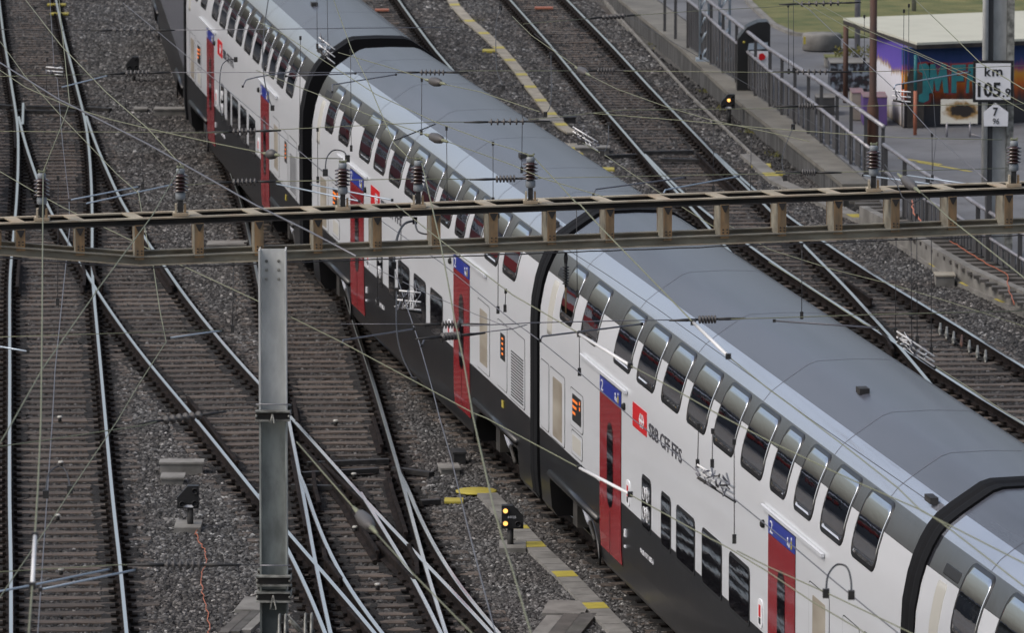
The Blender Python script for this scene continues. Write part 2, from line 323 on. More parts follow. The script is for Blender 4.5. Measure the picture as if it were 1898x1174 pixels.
# ------------------------------------------------------------------ tracks
def lin(tab, y):
    if y <= tab[0][0]: a, b = tab[0], tab[1]
    elif y >= tab[-1][0]: a, b = tab[-2], tab[-1]
    else:
        for a, b in zip(tab, tab[1:]):
            if a[0] <= y <= b[0]: break
    return a[1] + (b[1] - a[1]) * (y - a[0]) / (b[0] - a[0])
class Track:
    def __init__(s, left=None, right=None, y0=None, y1=None, centre=None, smooth=3.0):
        if centre is None:
            tabs = []
            for t in (left, right):
                if t is None: tabs.append(None); continue
                g = sorted((G(px, py, 0).y, G(px, py, 0).x) for px, py in t); tabs.append(g)
            def f(y):
                v = []
                for k, g in enumerate(tabs):
                    if g is None: continue
                    if g[0][0] - 1 <= y <= g[-1][0] + 1: v.append(lin(g, y) + (0.7175 if k == 0 else -0.7175) * 1.006)
                if not v:
                    k = 0 if tabs[0] else 1
                    k2 = [j for j in (0, 1) if tabs[j]]; k = min(k2, key=lambda j: min(abs(y - tabs[j][0][0]), abs(y - tabs[j][-1][0])))
                    v = [lin(tabs[k], y) + (0.7175 if k == 0 else -0.7175) * 1.006]
                return sum(v) / len(v)
        else: f = centre
        s.raw = f; s.y0, s.y1 = y0, y1; s.tab = []
        y = y0 - 6; ys = []
        while y <= y1 + 6: ys.append(y); y += 1.0
        rawv = [f(y) for y in ys]
        for i, y in enumerate(ys):
            sw = sv = 0
            for j in range(max(0, i - 9), min(len(ys), i + 10)):
                wgt = math.exp(-((ys[j] - y) / smooth) ** 2)
                # keep the slope: compare with local linear trend
                sw += wgt; sv += wgt * rawv[j]
            if i < 9 or i > len(ys) - 10: s.tab.append((y, rawv[i]))
            else: s.tab.append((y, sv / sw))
    def x(s, y): return lin(s.tab, y)
    def slope(s, y): return (s.x(y + .5) - s.x(y - .5))
    def pts(s, off, step=1.0, y0=None, y1=None):
        y0 = s.y0 if y0 is None else y0; y1 = s.y1 if y1 is None else y1; out = []; k = max(2, int((y1 - y0) / step) + 1)
        for i in range(k):
            y = y0 + (y1 - y0) * i / (k - 1); m = s.slope(y); q = math.hypot(1, m)
            out.append(Vector((s.x(y) + off / q, y - off * m / q, 0)))
        return out
L1 = [(-8, -80), (0, 0), (5, 68), (14, 112), (25, 177), (33, 218), (35.8, 272), (34.8, 341), (31.3, 400), (22, 516), (21, 618), (22, 780), (24, 940), (27, 1174), (30, 1330)]
L2 = [(90, -80), (102, 0), (117.5, 58), (136, 136), (150, 194), (160, 238), (166, 307), (168.5, 380), (167, 465), (166, 509), (174, 584), (184, 687), (191, 780), (204, 944), (218, 1047), (228, 1174), (240, 1330)]
D1 = [(38, 215), (42.6, 238), (51, 283), (71.5, 334), (90, 380), (121, 441), (153, 486), (184, 543), (238, 618), (286, 680), (368, 780), (430, 855), (477, 917), (533, 975), (591, 1045), (635, 1098), (666, 1128), (700, 1174), (800, 1300)]
D2 = [(151, 200), (170, 252), (191, 296), (211, 351), (225, 380), (240, 403), (269, 441), (300, 492), (341, 550), (388, 612), (433, 666), (475, 710), (548, 784), (577, 818), (628, 876), (666, 917), (713, 978), (765, 1026), (816, 1077), (850, 1115), (908, 1174), (1018, 1300)]
T1 = [(375, 150), (399, 230), (422, 296), (453, 375), (493, 571), (510, 640), (541, 780), (557, 852), (570, 920), (579, 978), (592.5, 1043), (601, 1091), (621.5, 1174), (655, 1300)]
T2 = [(643.6, 571), (666, 639), (686, 700), (706, 774), (727, 852), (751, 937), (765, 985), (776.5, 1040), (795, 1091), (816, 1174), (860, 1300)]
B1 = [(560, 870), (577, 903.5), (587, 944), (601, 989), (621.5, 1029.5), (645, 1081), (676, 1125), (717, 1174), (820, 1300)]
B2 = [(735, 885), (758, 934), (782, 989), (802, 1026), (833, 1074), (867, 1118), (914.5, 1174), (1025, 1300)]
C1 = [(480, 907), (533, 1002), (553, 1040), (574, 1084), (594, 1135), (611, 1174), (660, 1300)]
C2 = [(666, 920), (693, 965), (720, 1009), (744, 1047), (768, 1087), (792, 1132), (809, 1174), (865, 1300)]
P1 = [(855, -100), (950, 7), (1035, 99), (1086, 160), (1130.6, 211), (1171, 259), (1222.6, 324), (1257, 358), (1321, 424), (1403, 516), (1575, 731), (1700, 900)]
P2 = [(955, -100), (1055.6, 0), (1120, 68), (1188.5, 146.5), (1240, 201), (1291, 252), (1393, 354), (1425, 388), (1481, 451), (1527, 496), (1568, 533), (1612, 584), (1646, 618), (1684, 663), (1735, 731), (1865, 900)]
Q1 = [(1191, 280), (1257, 347), (1294, 380), (1359, 431), (1425, 479), (1486, 521), (1561, 567), (1629, 612), (1715, 670), (1766, 704), (1834, 741), (1898, 780), (2000, 846)]
Q2 = [(1318, 278), (1369, 327), (1425, 378), (1493, 424), (1524, 450), (1636, 523), (1732, 581), (1817, 632), (1898, 683), (2010, 756)]
M2 = [(670, -100), (737, 0), (771, 48), (809, 99), (843, 136), (863, 163)]
# the train's own track: straight chords between the couplings
N1 = Vector((1.62, 99.31)); N0 = Vector((-2.34, 124.38)); N2 = Vector((5.38, 75.28))
d01 = (N1 - N0).normalized(); d12 = (N2 - N1).normalized()
K = {0: N0 + d01 * .75, 1: N1 + d01 * .72}
K[2] = K[1] + d12 * 25.2
def step(p, hd, L=25.25): return p + Vector((math.sin(hd), -math.cos(hd))) * L
K[3] = step(K[2], 0.163)
K[-1] = K[0] - Vector((math.sin(0.130), -math.cos(0.130))) * 26.6
K[-2] = K[-1] - Vector((math.sin(0.080), -math.cos(0.080))) * 25.25
Vt = sorted((p.y, p.x) for p in K.values())
gy = lambda px, py: G(px, py, 0).y
yb = 80.0; yt = 205.0
TR = {
 'L': Track(L1, L2, yb, yt), 'D': Track(D1, D2, yb, gy(0, 215)), 'T': Track(T1, T2, yb, gy(0, 170)),
 'B': Track(B1, B2, yb, gy(0, 880)), 'C': Track(C1, C2, yb, gy(0, 915)),
 'P': Track(P1, P2, 108.0, yt), 'Q': Track(Q1, Q2, 104.0, gy(0, 285)),
 'V': Track(centre=lambda y: lin(Vt, y), y0=yb, y1=yt, smooth=4.0)}
ym = gy(0, 163)
moff = Track(None, M2, ym, yt)
def mc(y):
    if y >= ym: return lin(sorted((G(a, b_, 0).y, G(a, b_, 0).x) for a, b_ in M2), y) - .72
    return TR['V'].x(y) + (mc(ym) - TR['V'].x(ym))
TR['M'] = Track(centre=mc, y0=130.0, y1=yt)

INFO = {
 'L': ('leftmost railway track with two polished rails, running straight down the left edge', 'railway track'),
 'D': ('diagonal railway track branching from the leftmost track and passing behind the steel post', 'railway track'),
 'T': ('railway track beside the train that runs under the steel post towards the crossing', 'railway track'),
 'B': ('short turnout track curving right from the track beside the train at the bottom', 'turnout'),
 'C': ('short turnout track curving down just right of the steel post foot', 'turnout'),
 'P': ('railway track right of the train that slips behind the silver roof after the junction', 'railway track'),
 'Q': ('railway track at far right that diverges towards the walkway', 'railway track'),
 'V': ('railway track carrying the double deck train, mostly hidden under the skirts', 'railway track'),
 'M': ('railway track showing one rail directly beyond the train roof near the top', 'railway track')}
TH = {}
for k, t in TR.items():
    TH[k] = thing('railway_track', INFO[k][0], INFO[k][1], (t.x(t.y0), t.y0, GZ))
HEAD = [(-.036, 0), (.036, 0)]
def rail_mesh(pts, dz=0.0, head=.030, both=False, top=True):
    b = MB('railside', 'railtop')
    prof = [(-.075, -.158), (.075, -.158), (.075, -.145), (.012, -.125), (.010, -.045), (head, -.036), (head, -.007), (head - .007, 0), (-head + .007, 0), (-head, -.007), (-head, -.036), (-.010, -.045), (-.012, -.125), (-.075, -.145)]
    k = len(prof); vs = []
    for i, p in enumerate(pts):
        d = (pts[min(i + 1, len(pts) - 1)] - pts[max(i - 1, 0)]).normalized(); x = Vector((d.y, -d.x, 0))
        for u, z in prof: vs.append(p + x * u + Vector((0, 0, z + dz)))
    f0 = []; f1 = []
    for i in range(len(pts) - 1):
        for j in range(k):
            f = (i * k + j, i * k + (j + 1) % k, (i + 1) * k + (j + 1) % k, (i + 1) * k + j)
            (f1 if (top and j in (6, 7, 8)) else f0).append(f)
    n = len(pts) - 1
    f0 += [tuple(range(k)), tuple(n * k + j for j in range(k))[::-1]]
    b.add(vs, f0, 0); b.f += f1; b.m += [1] * len(f1); b.smooth += [False] * len(f1)
    return b
DZ = {'L': 0, 'D': .002, 'T': .0, 'B': .004, 'C': .006, 'P': 0, 'Q': .003, 'V': .0015, 'M': 0}
gr_b = MB('grime')
for k, t in TR.items():
    for sgn in (-1, 1):
        pts = t.pts(sgn * .7535)
        rail_mesh(pts, DZ[k]).build('rail', TH[k])
        # ragged oily strip either side of the rail
        zz = -.150 + DZ[k] * .5 + (.001 if sgn > 0 else 0)
        st = t.pts(sgn * .7535, .12); row = []
        for i, p in enumerate(st):
            d = (st[min(i + 1, len(st) - 1)] - st[max(i - 1, 0)]).normalized(); x = Vector((d.y, -d.x, 0))
            row.append([p + x * (u + random.uniform(-.045, .045)) + Vector((0, 0, zz - (abs(u) > .15) * (.008 + .04 * random.random()))) for u in (-.29, -.16, .16, .29)])
        o = len(gr_b.v)
        for r_ in row: gr_b.v += [tuple(v) for v in r_]
        for i in range(len(row) - 1):
            for j in range(3):
                gr_b.f.append((o + i * 4 + j, o + i * 4 + j + 1, o + (i + 1) * 4 + j + 1, o + (i + 1) * 4 + j)); gr_b.m.append(0); gr_b.smooth.append(False)
struct(gr_b.build('oily_ballast', fix=False), 'stuff')
# guard rails, wing rails, switch blades traced beside the running rails
def extra(k, pts, dz, top=False, name='guard_rail', head=.03):
    p = [G(a, b_, 0) for a, b_ in pts]; q = []
    for a, b_ in zip(p, p[1:]):
        for i in range(4): q.append(a.lerp(b_, i / 4))
    q.append(p[-1]); q.reverse()
    rail_mesh(q, dz, head, top=top).build(name, TH[k])
extra('L', [(36, 480), (34, 500), (32, 533)], .012); extra('D', [(283, 470), (303, 505), (320, 530)], .012)
extra('L', [(149, 476), (157, 505), (156, 530)], .01); extra('L', [(168, 478), (176, 510), (190, 530)], .01)
extra('L', [(28, 185), (27, 230), (29, 272)], -.02); extra('D', [(43, 190), (42, 230)], 0, True, 'switch_blade')
extra('L', [(150, 185), (170, 235), (183, 272)], -.02); extra('D', [(348, 735), (380, 775), (412, 820), (440, 855)], .0)
extra('T', [(692, 774), (700, 800), (708, 826)], .012); extra('T', [(718, 872), (730, 915), (742, 950), (753, 985)], -.015)
extra('T', [(732, 845), (750, 890), (768, 930), (785, 970)], -.015); extra('D', [(545, 741), (548, 760), (551, 782)], .01)
extra('T', [(542, 848), (553, 905), (567, 974)], -.015); extra('T', [(581, 873), (584, 900), (592, 930)], -.015)
extra('D', [(598, 855), (650, 905), (690, 940), (724, 972)], -.012); extra('D', [(570, 1124), (590, 1150), (606, 1185)], -.012)
extra('D', [(600, 1018), (603, 1035), (617, 1052), (632, 1073)], .012); extra('D', [(645, 1125), (670, 1152), (690, 1176)], -.012)
extra('T', [(757, 1010), (772, 1040), (774, 1066)], .012); extra('B', [(812, 1120), (820, 1145), (826, 1180)], -.012)
extra('D', [(557, 822), (600, 868), (640, 920), (665, 965), (700, 1020)], -.012); extra('D', [(700, 1005), (740, 1045), (768, 1075)], .01)
extra('P', [(1172, 262), (1215, 318), (1262, 368)], -.015); extra('Q', [(1292, 282), (1330, 320), (1378, 362)], -.012)
extra('Q', [(1629, 612), (1645, 628), (1655, 648)], .01); extra('P', [(1567, 520), (1592, 537), (1615, 554)], .01); extra('Q', [(1640, 606), (1662, 628), (1684, 640)], .01)

# sleepers, in rows that run on under neighbouring tracks where they meet
def sleeper_mesh(L, seed=0):
    b = MB('wood'); random.seed(seed)
    hx = L / 2; n = 7; vs = []
    for i in range(n + 1):
        x = -hx + L * i / n
        for y, z in ((-.13, -.16), (-.13, 0), (.13, 0), (.13, -.16)): vs.append((x + (random.uniform(-.03, .03) if i in (0, n) else 0), y + random.uniform(-.008, .008), z + (random.uniform(-.01, .004) if z == 0 else 0)))
    fs = [(i * 4 + j, (i + 1) * 4 + j, (i + 1) * 4 + (j + 1) % 4, i * 4 + (j + 1) % 4) for i in range(n) for j in range(4)]
    fs += [(0, 1, 2, 3), tuple(n * 4 + j for j in (3, 2, 1, 0))]
    b.add(vs, fs); return b
_cache = {}
def sleeper(L, v):
    key = (round(L * 5) / 5, v)
    if key not in _cache:
        ob = sleeper_mesh(key[0], hash(key) % 1000).build('sleeper'); _cache[key] = ob.data; bpy.data.objects.remove(ob)
    return _cache[key]
rows = {k: [] for k in TR}
GRP = [['L', 'D'], ['T', 'V', 'D', 'B', 'C'], ['P', 'Q'], ['M']]
def row_build(grp, ylo, yhi, spc=.605):
    y = ylo
    while y < yhi:
        iv = []
        for k in grp:
            t = TR[k]
            if t.y0 <= y <= t.y1: iv.append([t.x(y) - 1.2, t.x(y) + 1.2, [k]])
        iv.sort(); mg = []
        for a in iv:
            if mg and a[0] < mg[-1][1] - .3: mg[-1][1] = max(mg[-1][1], a[1]); mg[-1][2] += a[2]
            else: mg.append(a)
        for a in mg:
            kk = a[2][0]; m = sum(TR[k].slope(y) for k in a[2]) / len(a[2])
            rows[kk].append((y + random.uniform(-.03, .03), (a[0] + a[1]) / 2, a[1] - a[0], -math.atan(m) * (.9 if len(a[2]) == 1 else .6)))
        y += spc
ycut = gy(0, 760)
rng = random.Random(5)
row_build(['L', 'D'], ycut + .3, yt); row_build(['T', 'V'], ycut + .2, yt)
row_build(['L', 'D', 'T', 'V', 'B', 'C'], yb, ycut)
row_build(['P', 'Q'], 104, yt); row_build(['M'], 130, yt)
rng = random.Random(11)
plate = MB('plate')
plate.box((0, 0, .012), (.40, .17, .024)); plate.box((-.12, 0, .04), (.09, .10, .05)); plate.box((.12, 0, .04), (.09, .10, .05))
pm = plate.build('fastening'); plate_me = pm.data; bpy.data.objects.remove(pm)
for k, rw in rows.items():
    t = TR[k]; th = TH[k]; rw.sort()
    indiv = rw[:100]; rest = rw[100:]
    for (y, x, L, rz) in indiv:
        o = bpy.data.objects.new('sleeper', sleeper(L, rng.randint(0, 3))); C.objects.link(o); o.parent = th
        o.location = Vector((x + rng.uniform(-.06, .06), y, -.168 + rng.uniform(-.012, .0))) - th.location
        o.rotation_euler = (0, 0, rz + rng.uniform(-.006, .006))
    if rest:
        b = MB('wood')
        for (y, x, L, rz) in rest:
            s_ = sleeper_mesh(L, rng.randint(0, 99)); T_ = Matrix.Translation((x + rng.uniform(-.06, .06), y, -.168 + rng.uniform(-.012, 0))) @ Matrix.Rotation(rz, 4, 'Z')
            b.add([T_ @ Vector(v) for v in s_.v], s_.f)
        o = b.build('sleeper_row', th); o['kind'] = 'stuff'
# base plates and clips: one per rail seat, merged along the whole track
for k, t in TR.items():
    b = MB('plate'); y = t.y0
    allr = sorted(r[0] for q in rows.values() for r in q if True)
    y = t.y0 + .3
    while y < t.y1:
        m = t.slope(y)
        for sgn in (-1, 1):
            T_ = Matrix.Translation((t.x(y) + sgn * .7535, y - sgn * .7535 * m, -.163)) @ Matrix.Rotation(-math.atan(m), 4, 'Z')
            b.box((0, 0, .012), (.36, .16, .022), T=T_)
            for u in (-.085, .085): b.box((u, 0, .045), (.05, .11, .05), T=T_)
        y += .605
    o = b.build('rail_fastenings', TH[k]); o['kind'] = 'stuff'

# loose ballast stones spread over the bed (nobody could count them)
def stone_source(seed):
    bm = bmesh.new(); bmesh.ops.create_icosphere(bm, subdivisions=1, radius=1)
    rs = random.Random(seed)
    for v in bm.verts: v.co = Vector((v.co.x * rs.uniform(.7, 1.25), v.co.y * rs.uniform(.7, 1.25), v.co.z * rs.uniform(.6, 1.0)))
    me = bpy.data.meshes.new('ballast_stone'); bm.to_mesh(me); bm.free(); me.materials.append(M['stone']); return me
def scatter(name, polys, density, smin, smax, seed, z=GZ + .050):
    me = bpy.data.meshes.new(name); vs = []; fs = []
    for p in polys:
        o = len(vs); vs += [(a, b_, z) for a, b_ in p]; fs.append(tuple(range(o, o + len(p))))
    me.from_pydata(vs, [], fs); me.materials.append(M['stone'])
    ob = bpy.data.objects.new(name, me); C.objects.link(ob); ob['kind'] = 'stuff'
    ng = bpy.data.node_groups.new(name, 'GeometryNodeTree')
    ng.interface.new_socket('Geometry', in_out='INPUT', socket_type='NodeSocketGeometry'); ng.interface.new_socket('Geometry', in_out='OUTPUT', socket_type='NodeSocketGeometry')
    N = ng.nodes; Lk = ng.links
    gi = N.new('NodeGroupInput'); go = N.new('NodeGroupOutput')
    dp = N.new('GeometryNodeDistributePointsOnFaces'); dp.inputs['Density'].default_value = density; dp.inputs['Seed'].default_value = seed
    ins = N.new('GeometryNodeInstanceOnPoints')
    src = []
    join = N.new('GeometryNodeGeometryToInstance')
    for i in range(3):
        # hand-made stone shapes
        cone = N.new('GeometryNodeMeshIcoSphere'); cone.inputs['Subdivisions'].default_value = 1; cone.inputs['Radius'].default_value = 1
        sp_ = N.new('GeometryNodeSetPosition'); nz = N.new('ShaderNodeTexNoise'); nz.inputs['Scale'].default_value = 1.3
        vmo = N.new('ShaderNodeVectorMath'); vmo.operation = 'ADD'; vmo.inputs[1].default_value = (seed * 3.1 + i * 7.7, i * 2.2, 1)
        pos = N.new('GeometryNodeInputPosition'); Lk.new(pos.outputs[0], vmo.inputs[0]); Lk.new(vmo.outputs[0], nz.inputs['Vector'])
        vm2 = N.new('ShaderNodeVectorMath'); vm2.operation = 'MULTIPLY_ADD'; vm2.inputs[1].default_value = (1.9, 1.9, 1.5); vm2.inputs[2].default_value = (-.95, -.95, -.75)
        Lk.new(nz.outputs['Color'], vm2.inputs[0]); Lk.new(vm2.outputs[0], sp_.inputs['Offset']); Lk.new(cone.outputs[0], sp_.inputs['Geometry'])
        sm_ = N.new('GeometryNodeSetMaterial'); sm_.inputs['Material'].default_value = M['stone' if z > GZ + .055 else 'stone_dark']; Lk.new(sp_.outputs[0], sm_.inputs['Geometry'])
        fl = N.new('GeometryNodeSetShadeSmooth'); fl.inputs['Shade Smooth'].default_value = False; Lk.new(sm_.outputs[0], fl.inputs['Geometry'])
        src.append(fl.outputs[0])
    for s_ in reversed(src): Lk.new(s_, join.inputs[0])
    rv = N.new('FunctionNodeRandomValue'); rv.data_type = 'FLOAT_VECTOR'; rv.inputs['Max'].default_value = (6.28, 6.28, 6.28)
    rsz = N.new('FunctionNodeRandomValue'); rsz.data_type = 'FLOAT'
    rsz.inputs[2].default_value = smin; rsz.inputs[3].default_value = smax
    Lk.new(gi.outputs[0], dp.inputs['Mesh']); Lk.new(dp.outputs['Points'], ins.inputs['Points']); Lk.new(join.outputs[0], ins.inputs['Instance'])
    ins.inputs['Pick Instance'].default_value = True
    Lk.new(rv.outputs[0], ins.inputs['Rotation']); Lk.new(rsz.outputs[1], ins.inputs['Scale'])
    Lk.new(ins.outputs[0], go.inputs[0])
    md = ob.modifiers.new('stones', 'NODES'); md.node_group = ng
    return ob
def fr(y, side): return (side * (y * 949 / F / cp + 1.2))
tv = TR['V']
def edge(y0, y1, f0, f1, n=6):
    a = [(f0(y0 + (y1 - y0) * i / n), y0 + (y1 - y0) * i / n) for i in range(n + 1)]
    c = [(f1(y1 - (y1 - y0) * i / n), y1 - (y1 - y0) * i / n) for i in range(n + 1)]
    return a + c
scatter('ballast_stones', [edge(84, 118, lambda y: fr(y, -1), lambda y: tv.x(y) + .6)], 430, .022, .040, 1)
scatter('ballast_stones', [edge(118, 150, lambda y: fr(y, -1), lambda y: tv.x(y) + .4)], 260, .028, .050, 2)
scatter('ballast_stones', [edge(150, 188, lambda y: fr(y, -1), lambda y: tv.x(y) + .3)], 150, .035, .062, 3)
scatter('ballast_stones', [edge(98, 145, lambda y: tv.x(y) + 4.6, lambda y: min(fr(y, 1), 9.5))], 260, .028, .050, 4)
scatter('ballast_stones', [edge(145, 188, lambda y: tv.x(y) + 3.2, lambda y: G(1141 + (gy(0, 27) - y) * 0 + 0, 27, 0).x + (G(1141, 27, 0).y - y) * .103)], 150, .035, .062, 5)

def between(a, c, y0, y1, o=.95, z=-.205, dens=300, s0=.024, s1=.045, seed=1):
    fa = (lambda y: TR[a].x(y) + o) if isinstance(a, str) else a; fc = (lambda y: TR[c].x(y) - o) if isinstance(c, str) else c
    pol = []; n = int((y1 - y0) / 2)
    for i in range(n):
        ya, yb_ = y0 + (y1 - y0) * i / n, y0 + (y1 - y0) * (i + 1) / n
        xa, xb, xc_, xd = fa(ya), fc(ya), fc(yb_), fa(yb_)
        if xb > xa + .15 and xc_ > xd + .15: pol.append([(xa, ya), (xb, ya), (xc_, yb_), (xd, yb_)])
    if pol: scatter('ballast_stones', pol, dens, s0, s1, seed, z)
between('L', 'D', 84, gy(0, 560), seed=11); between('D', 'T', gy(0, 760), 146, seed=12, dens=240, s0=.03, s1=.05); between('L', 'T', 146, 186, seed=13, dens=150, s0=.035, s1=.06)
between('T', 'V', 84, gy(0, 640), seed=14, o=1.0); between('B', 'V', 84, gy(0, 900), seed=15, o=1.0); between(lambda y: fr(y, -1), lambda y: TR['L'].x(y) - 1.15, 84, 130, seed=16)
between(lambda y: TR['Q'].x(y) + 1.05, lambda y: TR['Q'].x(y) + 2.4, 104, gy(0, 300), seed=17, dens=220); between(lambda y: TR['P'].x(y) + 1.0, lambda y: TR['P'].x(y) + 1.6, gy(0, 300), 186, seed=18, dens=140, s0=.03, s1=.06)
between('M', 'P', 130, 186, seed=19, dens=160, s0=.03, s1=.06, o=1.0)

# ------------------------------------------------------------------ the double-deck train
PROF = [(-1.28, .30), (-1.36, .42), (-1.395, .75), (-1.40, 1.20), (-1.40, 1.46), (-1.40, 2.2), (-1.40, 2.9), (-1.385, 3.2), (-1.33, 3.5), (-1.27, 3.70), (-1.19, 3.88), (-1.11, 4.02), (-1.02, 4.13), (-.87, 4.245), (-.70, 4.36), (-.55, 4.46), (-.44, 4.495), (0, 4.51)]
FULL = PROF + [(-u, z) for u, z in reversed(PROF[:-1])]
def uz(z):
    for (u0, z0), (u1, z1) in zip(PROF, PROF[1:]):
        if z0 <= z <= z1:
            k = (z - z0) / (z1 - z0); return u0 + (u1 - u0) * k, Vector((0, -(z1 - z0), (u1 - u0))).normalized()
    return PROF[-1][0], Vector((0, 0, 1))
def sm_uz(z):
    u = sum(uz(z + d)[0] * w_ for d, w_ in ((-.06, .25), (0, .5), (.06, .25))); nn = sum((uz(z + d)[1] * w_ for d, w_ in ((-.06, .25), (0, .5), (.06, .25))), Vector()); return u, nn.normalized()
def panel(b, s0, s1, z0, z1, off, mi=0, r=.05, side=-1, thick=.012, nx=8, nz=None, rt=None):
    """raised rounded panel lying on the curved side of the car"""
    rt = r if rt is None else rt
    curved = z1 > 2.95
    nz = nz or (10 if curved else 4)
    xs = sorted(set([s0, s0 + r * .15, s0 + r * .45, s0 + r, s1 - r, s1 - r * .45, s1 - r * .15, s1] + [s0 + r + (s1 - s0 - 2 * r) * i / nx for i in range(1, nx)]))
    def ins(x, rr):
        e = min(x - s0, s1 - x)
        if rr <= 0 or e >= rr: return 0
        return rr - math.sqrt(max(0, rr * rr - (rr - e) ** 2))
    vs = []; m = nz + 1
    for x in xs:
        a = z0 + ins(x, r); c = z1 - ins(x, rt)
        for j in range(m):
            z = a + (c - a) * j / nz; u, nn = sm_uz(z)
            vs.append(Vector((x, u, z)) + nn * off)
    k = len(xs)
    fs = [(i * m + j, (i + 1) * m + j, (i + 1) * m + j + 1, i * m + j + 1) for i in range(k - 1) for j in range(nz)]
    # rim back to the body
    ring = [i * m for i in range(k)] + [(k - 1) * m + j for j in range(1, m)] + [i * m + nz for i in range(k - 2, -1, -1)] + [j for j in range(nz - 1, 0, -1)]
    o = len(vs)
    for q in ring:
        v = vs[q]; u, nn = sm_uz(v.z); vs.append(v - nn * (off + thick - .003) if False else v - nn * thick)
    for i in range(len(ring)):
        fs.append((ring[i], ring[(i + 1) % len(ring)], o + (i + 1) % len(ring), o + i))
    if side > 0: vs = [Vector((v.x, -v.y, v.z)) for v in vs]
    b.add(vs, fs, mi, curved)

X0, X1 = 0.30, 24.90   # body ends in a 25.2 m pitch
UPW = [(1.95, 2.85), (3.75, 4.88), (6.4, 7.55), (8.2, 9.35), (10.03, 11.17), (11.85, 13.0), (13.68, 14.85), (15.5, 16.7), (17.35, 18.15), (18.8, 19.7), (20.35, 21.45), (22.1, 23.2)]
UPW = [(a - .10, c + .12) for a, c in UPW]
LOW = [(8.72, 9.42), (10.15, 10.87), (11.25, 12.57), (13.05, 14.4), (14.87, 16.22)]
D_A, D_B = (5.45, 7.12), (17.38, 19.0)
def sect(b, x0, x1, pr, segs, nseg=1):
    n = len(pr)
    for k in range(nseg):
        a = x0 + (x1 - x0) * k / nseg; c = x0 + (x1 - x0) * (k + 1) / nseg
        for j in range(n - 1):
            b.add([(a, *pr[j]), (c, *pr[j]), (c, *pr[j + 1]), (a, *pr[j + 1])], [(0, 1, 2, 3)], segs(pr[j], pr[j + 1]), True)
def carriage(label, dark=False):
    root = thing('railway_carriage', label, 'railway carriage', group='double deck carriages coupled as one train', world=False)
    # body shell: white side, dark window band, silver shoulder, grey roof
    def seg(a, c):
        z = (a[1] + c[1]) / 2
        if z < 1.46: return 1
        if z < 3.7: return 0
        if z < 4.0: return 2
        if z < 4.24: return 3
        return 4
    b = MB('white', 'black', 'band', 'silver', 'roof')
    up = [p for p in FULL if p[1] >= .9]; i0 = [(-1.397, .95)] + [p for p in PROF if p[1] > 1.0]; pr = i0 + [(-u, z) for u, z in reversed(i0[:-1])]
    sect(b, X0, X1, pr, seg, 8)
    for x in (X0, X1): b.add([(x, *p) for p in pr], [tuple(range(len(pr)))], 1)
    b.add([(X0, -1.397, .95), (X1, -1.397, .95), (X1, 1.397, .95), (X0, 1.397, .95)], [(0, 1, 2, 3)], 1)
    body = b.build('body', root)
    # merge doubles for smooth shading
    bm = bmesh.new(); bm.from_mesh(body.data); bmesh.ops.remove_doubles(bm, verts=bm.verts, dist=.0005); bmesh.ops.recalc_face_normals(bm, faces=bm.faces)
    for e in bm.edges:
        if len(e.link_faces) == 2 and (e.link_faces[0].material_index != e.link_faces[1].material_index or e.calc_face_angle(0) > .6): e.smooth = False
    bm.to_mesh(body.data); bm.free()
    # roof seams, shoulder drip strip
    b = MB('frame', 'silver', 'seam')
    b.box(((X0 + X1) / 2, .60, 4.428), (X1 - X0 - .1, .010, .006), 0)
    top_ = [(-u_, z_ + .002) for u_, z_ in PROF if z_ > 4.0][::-1]; top_ = [(-u_, z_) for u_, z_ in top_][::-1] + top_[1:] if False else [(u_, z_ + .003) for u_, z_ in FULL if z_ > 4.0]
    for xs_ in (2.6, 6.9, 11.2, 15.5, 19.8, 22.9):
        for (ua, za), (ub, zb_) in zip(top_, top_[1:]): b.add([(xs_, ua, za), (xs_ + .018, ua, za), (xs_ + .018, ub, zb_), (xs_, ub, zb_)], [(0, 1, 2, 3)], 2)
    b.build('roof_seam', root)
    for s0, s1 in ((3.9, 7.6), (17.05, 20.7)):
        for sd in (-1.425, 1.425): b = MB('white'); b.beam((s0, sd, 3.0), (s1, sd, 3.0), .04, .04); b.build('drip_rail', root)
    # skirt: low between the bogies, cut away around them
    for sd in (-1, 1):
        b = MB('black')
        lowp = [(-1.28, .30), (-1.36, .42), (-1.39, .75), (-1.397, .955)]
        lowp = [(u * -sd, z) for u, z in lowp]
        for a, c in ((X0, 1.15), (5.35, 19.35), (23.6, X1)):
            for j in range(3): b.add([(a, *lowp[j]), (c, *lowp[j]), (c, *lowp[j + 1]), (a, *lowp[j + 1])], [(0, 1, 2, 3)])
            for x in (a, c): b.add([(x, *p) for p in lowp] + [(x, 1.0 * sd, .95), (x, 1.0 * sd, .30)], [tuple(range(6))])
            b.add([(a, lowp[0][0], .30), (c, lowp[0][0], .30), (c, sd * .9, .30), (a, sd * .9, .30)], [(0, 1, 2, 3)])
        # curved fairings into the bogie cut-outs
        for xa, dr in ((5.35, -1), (19.35, 1)):
            arc = [(xa + dr * 1.3 * (1 - math.cos(t_ * math.pi / 16)), .30 + .65 * math.sin(t_ * math.pi / 16)) for t_ in range(9)]
            for (xa_, za), (xb_, zb) in zip(arc, arc[1:]):
                b.add([(xa_, sd * 1.392, za), (xb_, sd * 1.392, zb), (xb_, sd * 1.392, .95), (xa_, sd * 1.392, .95)], [(0, 1, 2, 3)])
            b.tube([(x, sd * 1.385, z) for x, z in arc], .02, 5)
        b.tube([(1.2, sd * 1.39, .93), (5.3, sd * 1.39, .93)], .06, 6); b.tube([(19.4, sd * 1.39, .93), (23.6, sd * 1.39, .93)], .06, 6)
        b.build('skirt', root)
